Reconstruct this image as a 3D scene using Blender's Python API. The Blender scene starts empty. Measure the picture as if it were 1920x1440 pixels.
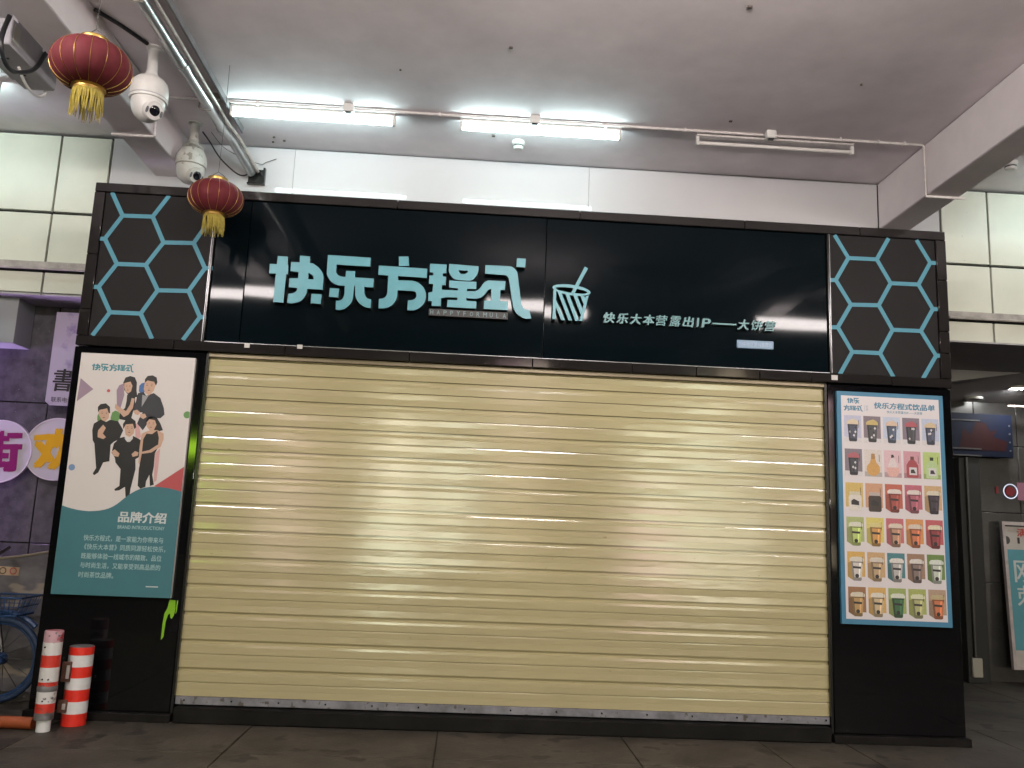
import bpy, bmesh, math, random
from mathutils import Vector, Matrix
from mathutils.geometry import tessellate_polygon
random.seed(7)
SC = bpy.context.scene
COL = SC.collection
PI = math.pi

# ------------------------------------------------------------------ camera
def make_camera():
    pitch, roll, yaw = 0.1678, 0.0415, 0.0457
    cp, sp, cy, sy = math.cos(pitch), math.sin(pitch), math.cos(yaw), math.sin(yaw)
    fwd = Vector((sy*cp, cy*cp, sp)); right = Vector((cy, -sy, 0)); up = right.cross(fwd)
    r = math.cos(roll)*right + math.sin(roll)*up
    u = -math.sin(roll)*right + math.cos(roll)*up
    m = Matrix.Identity(4)
    for i in range(3):
        m[i][0], m[i][1], m[i][2] = r[i], u[i], -fwd[i]
    m[0][3], m[1][3], m[2][3] = 0.0, -5.77, 1.305
    cam = bpy.data.cameras.new('camera'); cam.sensor_width = 36.0; cam.lens = 29.886
    cam.clip_start = 0.05; cam.clip_end = 500
    o = bpy.data.objects.new('camera', cam); COL.objects.link(o); o.matrix_world = m
    SC.camera = o
make_camera()

# ------------------------------------------------------------------ night sky, exposure
W = bpy.data.worlds.new('World'); SC.world = W; W.use_nodes = True
wn = W.node_tree.nodes; wl = W.node_tree.links
sky = wn.new('ShaderNodeTexSky'); sky.sky_type = 'NISHITA'; sky.sun_disc = False
sky.sun_elevation = math.radians(-3.0); sky.sun_rotation = math.radians(200)
wl.new(sky.outputs[0], wn['Background'].inputs[0]); wn['Background'].inputs[1].default_value = 0.12
SC.view_settings.view_transform = 'Standard'; SC.view_settings.look = 'None'
SC.view_settings.exposure = 0.32; SC.view_settings.gamma = 1.0
SC.cycles.use_denoising = True; SC.cycles.use_adaptive_sampling = True; SC.cycles.adaptive_threshold = 0.03
SC.cycles.max_bounces = 4; SC.cycles.diffuse_bounces = 3; SC.cycles.glossy_bounces = 3
SC.cycles.sample_clamp_indirect = 4.0
SC.cycles.caustics_reflective = False; SC.cycles.caustics_refractive = False

TUBE_L = 38.0        # radiance of the bare fluorescent tubes above the sign
FLOOD_L = 130.0      # unseen long lamps over the viewer, hung low to light ceiling and shutter
SHOP_L = 5.0         # lit shop windows across the street

# ------------------------------------------------------------------ materials
MATS = {}
def mat(name, color, rough=0.5, metal=0.0, spec=0.5, noise=0.0, nscale=8.0, bump=0.0, bscale=20.0,
        emit=0.0, ecolor=None, coat=0.0, stretch=(1, 1, 1), color2=None, wear=0.5, speck=None, bdist=0.01):
    if name in MATS: return MATS[name]
    m = bpy.data.materials.new(name); m.use_nodes = True
    nt = m.node_tree; b = nt.nodes['Principled BSDF']
    col = (*color, 1.0)
    b.inputs['Base Color'].default_value = col
    b.inputs['Roughness'].default_value = rough; b.inputs['Metallic'].default_value = metal
    b.inputs['Specular IOR Level'].default_value = spec
    if coat: b.inputs['Coat Weight'].default_value = coat; b.inputs['Coat Roughness'].default_value = 0.08
    if emit:
        b.inputs['Emission Color'].default_value = (*(ecolor or color), 1); b.inputs['Emission Strength'].default_value = emit
    if noise or bump or color2 or speck:
        geo = nt.nodes.new('ShaderNodeNewGeometry'); mp = nt.nodes.new('ShaderNodeMapping')
        mp.inputs['Scale'].default_value = stretch; nt.links.new(geo.outputs['Position'], mp.inputs['Vector'])
    last = None
    if noise or color2:
        n = nt.nodes.new('ShaderNodeTexNoise'); n.inputs['Scale'].default_value = nscale
        n.inputs['Detail'].default_value = 4; n.inputs['Roughness'].default_value = 0.62
        nt.links.new(mp.outputs[0], n.inputs['Vector'])
        r = nt.nodes.new('ShaderNodeValToRGB')
        if color2:
            r.color_ramp.elements[0].position = wear; r.color_ramp.elements[1].position = min(1, wear+0.10)
            r.color_ramp.elements[0].color = col; r.color_ramp.elements[1].color = (*color2, 1)
            if noise:
                r.color_ramp.elements[1].position = min(1, wear+noise)
        else:
            r.color_ramp.elements[0].position = 0.3; r.color_ramp.elements[1].position = 0.7
            r.color_ramp.elements[0].color = tuple(max(0, c*(1-noise)) for c in color)+(1,)
            r.color_ramp.elements[1].color = tuple(min(1, c*(1+noise)) for c in color)+(1,)
        nt.links.new(n.outputs['Fac'], r.inputs[0]); last = r.outputs[0]
    if speck:
        v = nt.nodes.new('ShaderNodeTexNoise'); v.inputs['Scale'].default_value = speck[0]; v.inputs['Detail'].default_value = 2
        nt.links.new(mp.outputs[0], v.inputs['Vector'])
        r2 = nt.nodes.new('ShaderNodeValToRGB'); r2.color_ramp.elements[0].position = speck[1]; r2.color_ramp.elements[1].position = speck[1]+0.05
        mx = nt.nodes.new('ShaderNodeMix'); mx.data_type = 'RGBA'
        nt.links.new(v.outputs['Fac'], r2.inputs[0]); nt.links.new(r2.outputs[0], mx.inputs[0])
        if last: nt.links.new(last, mx.inputs[6])
        else: mx.inputs[6].default_value = col
        mx.inputs[7].default_value = (*speck[2], 1); last = mx.outputs[2]
    if last: nt.links.new(last, b.inputs['Base Color'])
    if bump:
        n = nt.nodes.new('ShaderNodeTexNoise'); n.inputs['Scale'].default_value = bscale; n.inputs['Detail'].default_value = 2
        nt.links.new(mp.outputs[0], n.inputs['Vector'])
        bp = nt.nodes.new('ShaderNodeBump'); bp.inputs['Strength'].default_value = bump; bp.inputs['Distance'].default_value = bdist
        nt.links.new(n.outputs['Fac'], bp.inputs['Height']); nt.links.new(bp.outputs[0], b.inputs['Normal'])
    MATS[name] = m
    return m

def srgb(r, g, b):
    f = lambda c: (c/255/12.92) if c/255 <= 0.04045 else ((c/255+0.055)/1.055)**2.4
    return (f(r), f(g), f(b))

M_CEIL = mat('painted concrete ceiling', (0.86, 0.79, 0.815), 0.85, noise=0.10, nscale=1.6, bump=0.10, bscale=14)
M_BEAM = mat('painted beam', (0.82, 0.755, 0.77), 0.8, noise=0.06, nscale=2.2, bump=0.2, bscale=16)
M_WPANEL = mat('white glossy cladding', (0.63, 0.615, 0.635), 0.05, spec=0.5, noise=0.02, nscale=1.5, bump=0.05, bscale=3, bdist=0.02)
M_TILE = mat('cream wall panel', (0.72, 0.72, 0.63), 0.35, noise=0.04, nscale=3, speck=(38, 0.76, (0.45, 0.44, 0.36)))
M_JOINT = mat('dark joint', (0.02, 0.02, 0.02), 0.8)
M_GRANITE = mat('polished dark granite', (0.085, 0.078, 0.092), 0.18, noise=0.35, nscale=9, speck=(55, 0.70, (0.16, 0.15, 0.17)), bump=0.05, bscale=3)
M_GRANITE_D = mat('polished charcoal granite', (0.040, 0.038, 0.037), 0.3, noise=0.3, nscale=7, speck=(60, 0.68, (0.09, 0.085, 0.08)))
M_FLOOR = mat('worn grey paving', (0.058, 0.050, 0.040), 0.6, spec=0.35, noise=0.5, nscale=2.3, speck=(4.5, 0.60, (0.029, 0.025, 0.021)), bump=0.3, bscale=45)
M_GROUT = mat('dirty joint', (0.034, 0.029, 0.023), 0.9)
M_STREET = mat('street asphalt', (0.05, 0.05, 0.05), 0.8, noise=0.3, nscale=3)
M_ACRYL = mat('black acrylic', (0.003, 0.006, 0.008), 0.05, spec=0.07, bump=0.30, bscale=1.0, stretch=(0.7, 1, 0.8), bdist=0.02)
M_HEXP = mat('charcoal vinyl panel', (0.015, 0.0135, 0.014), 0.6, spec=0.15, noise=0.06, nscale=5)
M_TEAL = mat('teal vinyl', srgb(84, 146, 166), 0.55, spec=0.3)
M_LETTER = mat('teal acrylic letter', srgb(94, 162, 176), 0.4, noise=0.04, nscale=12)
M_LSIDE = mat('letter return', (0.015, 0.02, 0.022), 0.4)
M_FRAME = mat('black mirror tile', (0.018, 0.016, 0.016), 0.07, noise=0.15, nscale=3, bump=0.06, bscale=4)
M_PILLAR = mat('black glass cladding', (0.004, 0.004, 0.005), 0.06, bump=0.03, bscale=2.5)
M_STEEL = mat('steel trim', (0.22, 0.22, 0.23), 0.3, metal=1.0, noise=0.2, nscale=20)
M_BLKTRIM = mat('black metal trim', (0.012, 0.012, 0.012), 0.2)
M_SLAT = mat('cream painted shutter slat', (0.455, 0.400, 0.228), 0.14, spec=0.65, noise=0.05, nscale=1.2, stretch=(0.8, 1, 2.2), bump=0.36, bscale=6.0, bdist=0.004, speck=(22, 0.75, (0.34, 0.28, 0.14)))
M_GALV = mat('galvanised bar', (0.22, 0.22, 0.25), 0.5, metal=0.4, noise=0.35, nscale=9, speck=(24, 0.63, (0.10, 0.09, 0.08)))
M_PIPE = mat('galvanised pipe', (0.52, 0.54, 0.54), 0.28, metal=0.9, noise=0.3, nscale=14, stretch=(1, 0.4, 1), color2=(0.22, 0.21, 0.20), wear=0.58)
M_WHITEP = mat('white plastic', (0.72, 0.70, 0.68), 0.35, noise=0.05, nscale=15)
M_DIRTYP = mat('dirty white housing', (0.55, 0.54, 0.50), 0.4, noise=0.10, nscale=20, speck=(18, 0.62, (0.30, 0.28, 0.24)))
M_CONDUIT = mat('painted conduit', (0.68, 0.63, 0.62), 0.5, noise=0.15, nscale=20)
M_BLACKP = mat('black plastic', (0.012, 0.012, 0.014), 0.35)
M_LENS = mat('lens glass', (0.006, 0.006, 0.01), 0.03, spec=0.9)
M_TUBE = mat('lit fluorescent tube', (0.9, 0.95, 0.95), 0.4, emit=TUBE_L, ecolor=(0.76, 1.0, 0.98))
M_TUBEOFF = mat('unlit tube', (0.72, 0.68, 0.66), 0.25)
M_FLOODE = mat('unseen lamp diffuser', (0.9, 0.9, 0.9), 0.4, emit=FLOOD_L, ecolor=(1.0, 0.91, 0.88))
M_RED = mat('red lantern cloth', srgb(94, 19, 29), 0.8, noise=0.10, nscale=60)
M_GOLD = mat('gold foil', (0.52, 0.33, 0.10), 0.38, metal=0.8)
M_FRINGE = mat('gold fringe', (0.42, 0.33, 0.06), 0.7, noise=0.25, nscale=40)
M_GREYBOX = mat('grey metal box', (0.42, 0.41, 0.44), 0.45, noise=0.08, nscale=9)
M_WIRE = mat('dark wire', (0.05, 0.045, 0.04), 0.5)
M_PAPER = mat('poster white', (0.66, 0.615, 0.60), 0.5, noise=0.015, nscale=4)
M_PAPER2 = mat('menu white', (0.70, 0.65, 0.675), 0.5, noise=0.015, nscale=4)
M_PTEAL = mat('poster teal', srgb(60, 112, 121), 0.5, noise=0.04, nscale=4)

# ------------------------------------------------------------------ mesh helpers
class MB:
    def __init__(s): s.v = []; s.f = []; s.mi = []
    def face(s, pts, mi=0):
        i = len(s.v); s.v += [tuple(p) for p in pts]; s.f.append(tuple(range(i, i+len(pts)))); s.mi.append(mi); return s
    def box(s, x0, x1, y0, y1, z0, z1, mi=0, c=0.0):
        if c <= 0:
            i = len(s.v)
            s.v += [(x, y, z) for z in (z0, z1) for y in (y0, y1) for x in (x0, x1)]
            for q in ((0, 2, 3, 1), (4, 5, 7, 6), (0, 1, 5, 4), (2, 6, 7, 3), (0, 4, 6, 2), (1, 3, 7, 5)):
                s.f.append(tuple(i+k for k in q)); s.mi.append(mi)
            return s
        bm = bmesh.new(); bmesh.ops.create_cube(bm, size=1.0)
        for v in bm.verts:
            v.co = Vector(((x0+x1)/2+v.co.x*(x1-x0), (y0+y1)/2+v.co.y*(y1-y0), (z0+z1)/2+v.co.z*(z1-z0)))
        bmesh.ops.bevel(bm, geom=list(bm.edges), offset=c, segments=1, affect='EDGES')
        i = len(s.v); bm.verts.ensure_lookup_table(); bm.verts.index_update()
        s.v += [tuple(v.co) for v in bm.verts]
        for f in bm.faces: s.f.append(tuple(i+v.index for v in f.verts)); s.mi.append(mi)
        bm.free(); return s
    def tube(s, path, r, n=10, mi=0, caps=True, rs=None):
        path = [Vector(p) for p in path]; rings = []
        prev = None
        for k, p in enumerate(path):
            a = path[max(0, k-1)]; b = path[min(len(path)-1, k+1)]; t = (b-a).normalized()
            ref = prev if prev is not None else (Vector((0, 0, 1)) if abs(t.z) < 0.9 else Vector((1, 0, 0)))
            u = (ref-t*ref.dot(t)).normalized(); w = t.cross(u); prev = u
            rr = rs[k] if rs else r
            i = len(s.v)
            s.v += [tuple(p+rr*(math.cos(2*PI*j/n)*u+math.sin(2*PI*j/n)*w)) for j in range(n)]
            rings.append(i)
        for a, b in zip(rings, rings[1:]):
            for j in range(n):
                s.f.append((a+j, a+(j+1) % n, b+(j+1) % n, b+j)); s.mi.append(mi)
        if caps:
            s.f.append(tuple(rings[0]+j for j in reversed(range(n)))); s.mi.append(mi)
            s.f.append(tuple(rings[-1]+j for j in range(n))); s.mi.append(mi)
        return s
    def lathe(s, prof, o=(0, 0, 0), n=24, mi=0, mis=None, M=None):
        o = Vector(o); rings = []
        for r, z in prof:
            i = len(s.v)
            for j in range(n):
                p = Vector((r*math.cos(2*PI*j/n), r*math.sin(2*PI*j/n), z))
                if M is not None: p = M @ p
                s.v.append(tuple(o+p))
            rings.append(i)
        for k, (a, b) in enumerate(zip(rings, rings[1:])):
            for j in range(n):
                s.f.append((a+j, a+(j+1) % n, b+(j+1) % n, b+j)); s.mi.append(mis[k] if mis else mi)
        s.f.append(tuple(rings[0]+j for j in reversed(range(n)))); s.mi.append(mis[0] if mis else mi)
        s.f.append(tuple(rings[-1]+j for j in range(n))); s.mi.append(mis[-1] if mis else mi)
        return s
    def plate(s, loops, yf, yb, mi=0, ms=None):
        """flat shape given as (x, z) loops (outer, holes), front face at yf, back at yb"""
        loops = [list(l) for l in loops]
        tris = tessellate_polygon([[Vector((x, z, 0)) for x, z in l] for l in loops])
        flat = [p for l in loops for p in l]
        i = len(s.v); s.v += [(x, yf, z) for x, z in flat]
        for t in tris:
            a, b, c = (flat[k] for k in t)
            cr = (b[0]-a[0])*(c[1]-a[1])-(b[1]-a[1])*(c[0]-a[0])
            s.f.append(tuple(i+k for k in (t if cr > 0 else reversed(t)))); s.mi.append(mi)   # normal towards -y
        if yb is not None:
            for l in loops:
                n = len(l); j = len(s.v)
                s.v += [(x, yf, z) for x, z in l]+[(x, yb, z) for x, z in l]
                for k in range(n):
                    s.f.append((j+k, j+(k+1) % n, j+n+(k+1) % n, j+n+k)); s.mi.append(mi if ms is None else ms)
        return s
    def strip(s, a, b, w, y, mi=0):
        a = Vector(a); b = Vector(b); d = (b-a).normalized()*(w*0.29); a = a-d; b = b+d
        n = Vector((-(b-a).y, (b-a).x)).normalized()*w/2
        return s.face([(p.x, y, p.y) for p in (a-n, b-n, b+n, a+n)], mi)
    def mesh(s, name, mats, smooth=True):
        me = bpy.data.meshes.new(name); me.from_pydata(s.v, [], s.f); 
        for m in (mats if isinstance(mats, (list, tuple)) else [mats]): me.materials.append(m)
        for p, k in zip(me.polygons, s.mi): p.material_index = k
        if smooth:
            me.polygons.foreach_set('use_smooth', [True]*len(me.polygons)); me.set_sharp_from_angle(angle=math.radians(38))
        me.update(); return me
    def build(s, name, mats, parent=None, smooth=True, stuff=False):
        o = bpy.data.objects.new(name, s.mesh(name, mats, smooth)); COL.objects.link(o)
        if parent: attach(o, parent)
        if stuff: o['kind'] = 'stuff'
        return o

def sm(path, k=4):
    """rounded version of a polyline (Catmull-Rom)"""
    P = [Vector(p) for p in path]; out = []
    for i in range(len(P)-1):
        a, b, c, d = P[max(i-1, 0)], P[i], P[i+1], P[min(i+2, len(P)-1)]
        for j in range(k):
            t = j/k; out.append(0.5*((2*b)+(c-a)*t+(2*a-5*b+4*c-d)*t*t+(3*b-a-3*c+d)*t**3))
    return out+[P[-1]]
def attach(o, parent):
    o.parent = parent; o.matrix_parent_inverse = Matrix.Translation(-wloc(parent))
def wloc(o):
    v = Vector(o.location)
    return v
def tag(o, label, cat, group=None):
    o['label'] = label; o['category'] = cat
    if group: o['group'] = group
    return o
def thing(name, label, cat, loc=(0, 0, 0), group=None):
    o = bpy.data.objects.new(name, None); o.empty_display_size = 0.1; COL.objects.link(o); o.location = loc
    return tag(o, label, cat, group)
def structure(o): o['kind'] = 'structure'; return o
def subpart(o, parent):                       # parent is a mesh part in world coordinates (its own origin at world zero)
    o.parent = parent; return o
def copy_thing(root, loc, label):
    r = root.copy(); COL.objects.link(r); r.location = loc; r['label'] = label
    for ch in [c for c in bpy.data.objects if c.parent == root]:
        c = ch.copy(); COL.objects.link(c); c.parent = r; c.matrix_parent_inverse = ch.matrix_parent_inverse.copy()
        for g in [x for x in bpy.data.objects if x.parent == ch]:
            d = g.copy(); COL.objects.link(d); d.parent = c; d.matrix_parent_inverse = g.matrix_parent_inverse.copy()
    return r

TXT = {}
def text_mesh(s, shear=0.0):
    k = (s, shear)
    if k in TXT: return TXT[k]
    cu = bpy.data.curves.new('t', 'FONT'); cu.body = s; cu.size = 1; cu.shear = shear; cu.resolution_u = 3
    cu.dimensions = '2D'; cu.fill_mode = 'FRONT'
    ob = bpy.data.objects.new('t', cu)
    me = ob.to_mesh()
    v = [(p.co.x, p.co.y) for p in me.vertices]; f = [tuple(p.vertices) for p in me.polygons]
    ob.to_mesh_clear(); bpy.data.objects.remove(ob); bpy.data.curves.remove(cu)
    x0 = min(p[0] for p in v); x1 = max(p[0] for p in v); y0 = min(p[1] for p in v); y1 = max(p[1] for p in v)
    v = [((x-x0)/(x1-x0), (y-y0)/(y1-y0)) for x, y in v]
    TXT[k] = (v, f); return TXT[k]
def add_text(mb, s, x0, x1, z0, z1, y, depth=None, bold=0.0, shear=0.0, mi=0, ms=None, rot=0.0):
    if bold > 0:      # heavier strokes: the same outline laid down again with small shifts
        d = bold*(z1-z0); n = 0
        for dx, dz in ((-1, -0.6), (1, -0.6), (-1, 0.6), (1, 0.6), (0, 0)):
            add_text(mb, s, x0+d+dx*d, x1-d+dx*d, z0+d*0.6+dz*d, z1-d*0.6+dz*d, y-0.00003*n, depth, 0.0, shear, mi, ms, rot); n += 1
        return
    v, f = text_mesh(s, shear)
    cx, cz = (x0+x1)/2, (z0+z1)/2; c, sn = math.cos(rot), math.sin(rot)
    P = []
    for a, b in v:
        x, z = x0+a*(x1-x0)-cx, z0+b*(z1-z0)-cz
        P.append((cx+x*c-z*sn, cz+x*sn+z*c))
    i = len(mb.v); mb.v += [(x, y, z) for x, z in P]; edges = {}
    for q in f:
        a, b, c2 = (P[k] for k in q[:3])
        cr = (b[0]-a[0])*(c2[1]-a[1])-(b[1]-a[1])*(c2[0]-a[0])
        q = q if cr > 0 else tuple(reversed(q))
        mb.f.append(tuple(i+k for k in q)); mb.mi.append(mi)
        for a, b in zip(q, q[1:]+q[:1]): edges[(a, b)] = 1
    if depth:
        for a, b in edges:
            if (b, a) not in edges:
                j = len(mb.v); mb.v += [(*P[a][:1], y, P[a][1]), (*P[b][:1], y, P[b][1]), (P[b][0], y+depth, P[b][1]), (P[a][0], y+depth, P[a][1])]
                mb.f.append((j, j+1, j+2, j+3)); mb.mi.append(mi if ms is None else ms)
def text_tb(mb, s, tb, y, **k):
    x0, za, x1, zb, h = tb; z = (za+zb)/2
    add_text(mb, s, x0, x1, z-h/2, z+h/2, y, **k)

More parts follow.
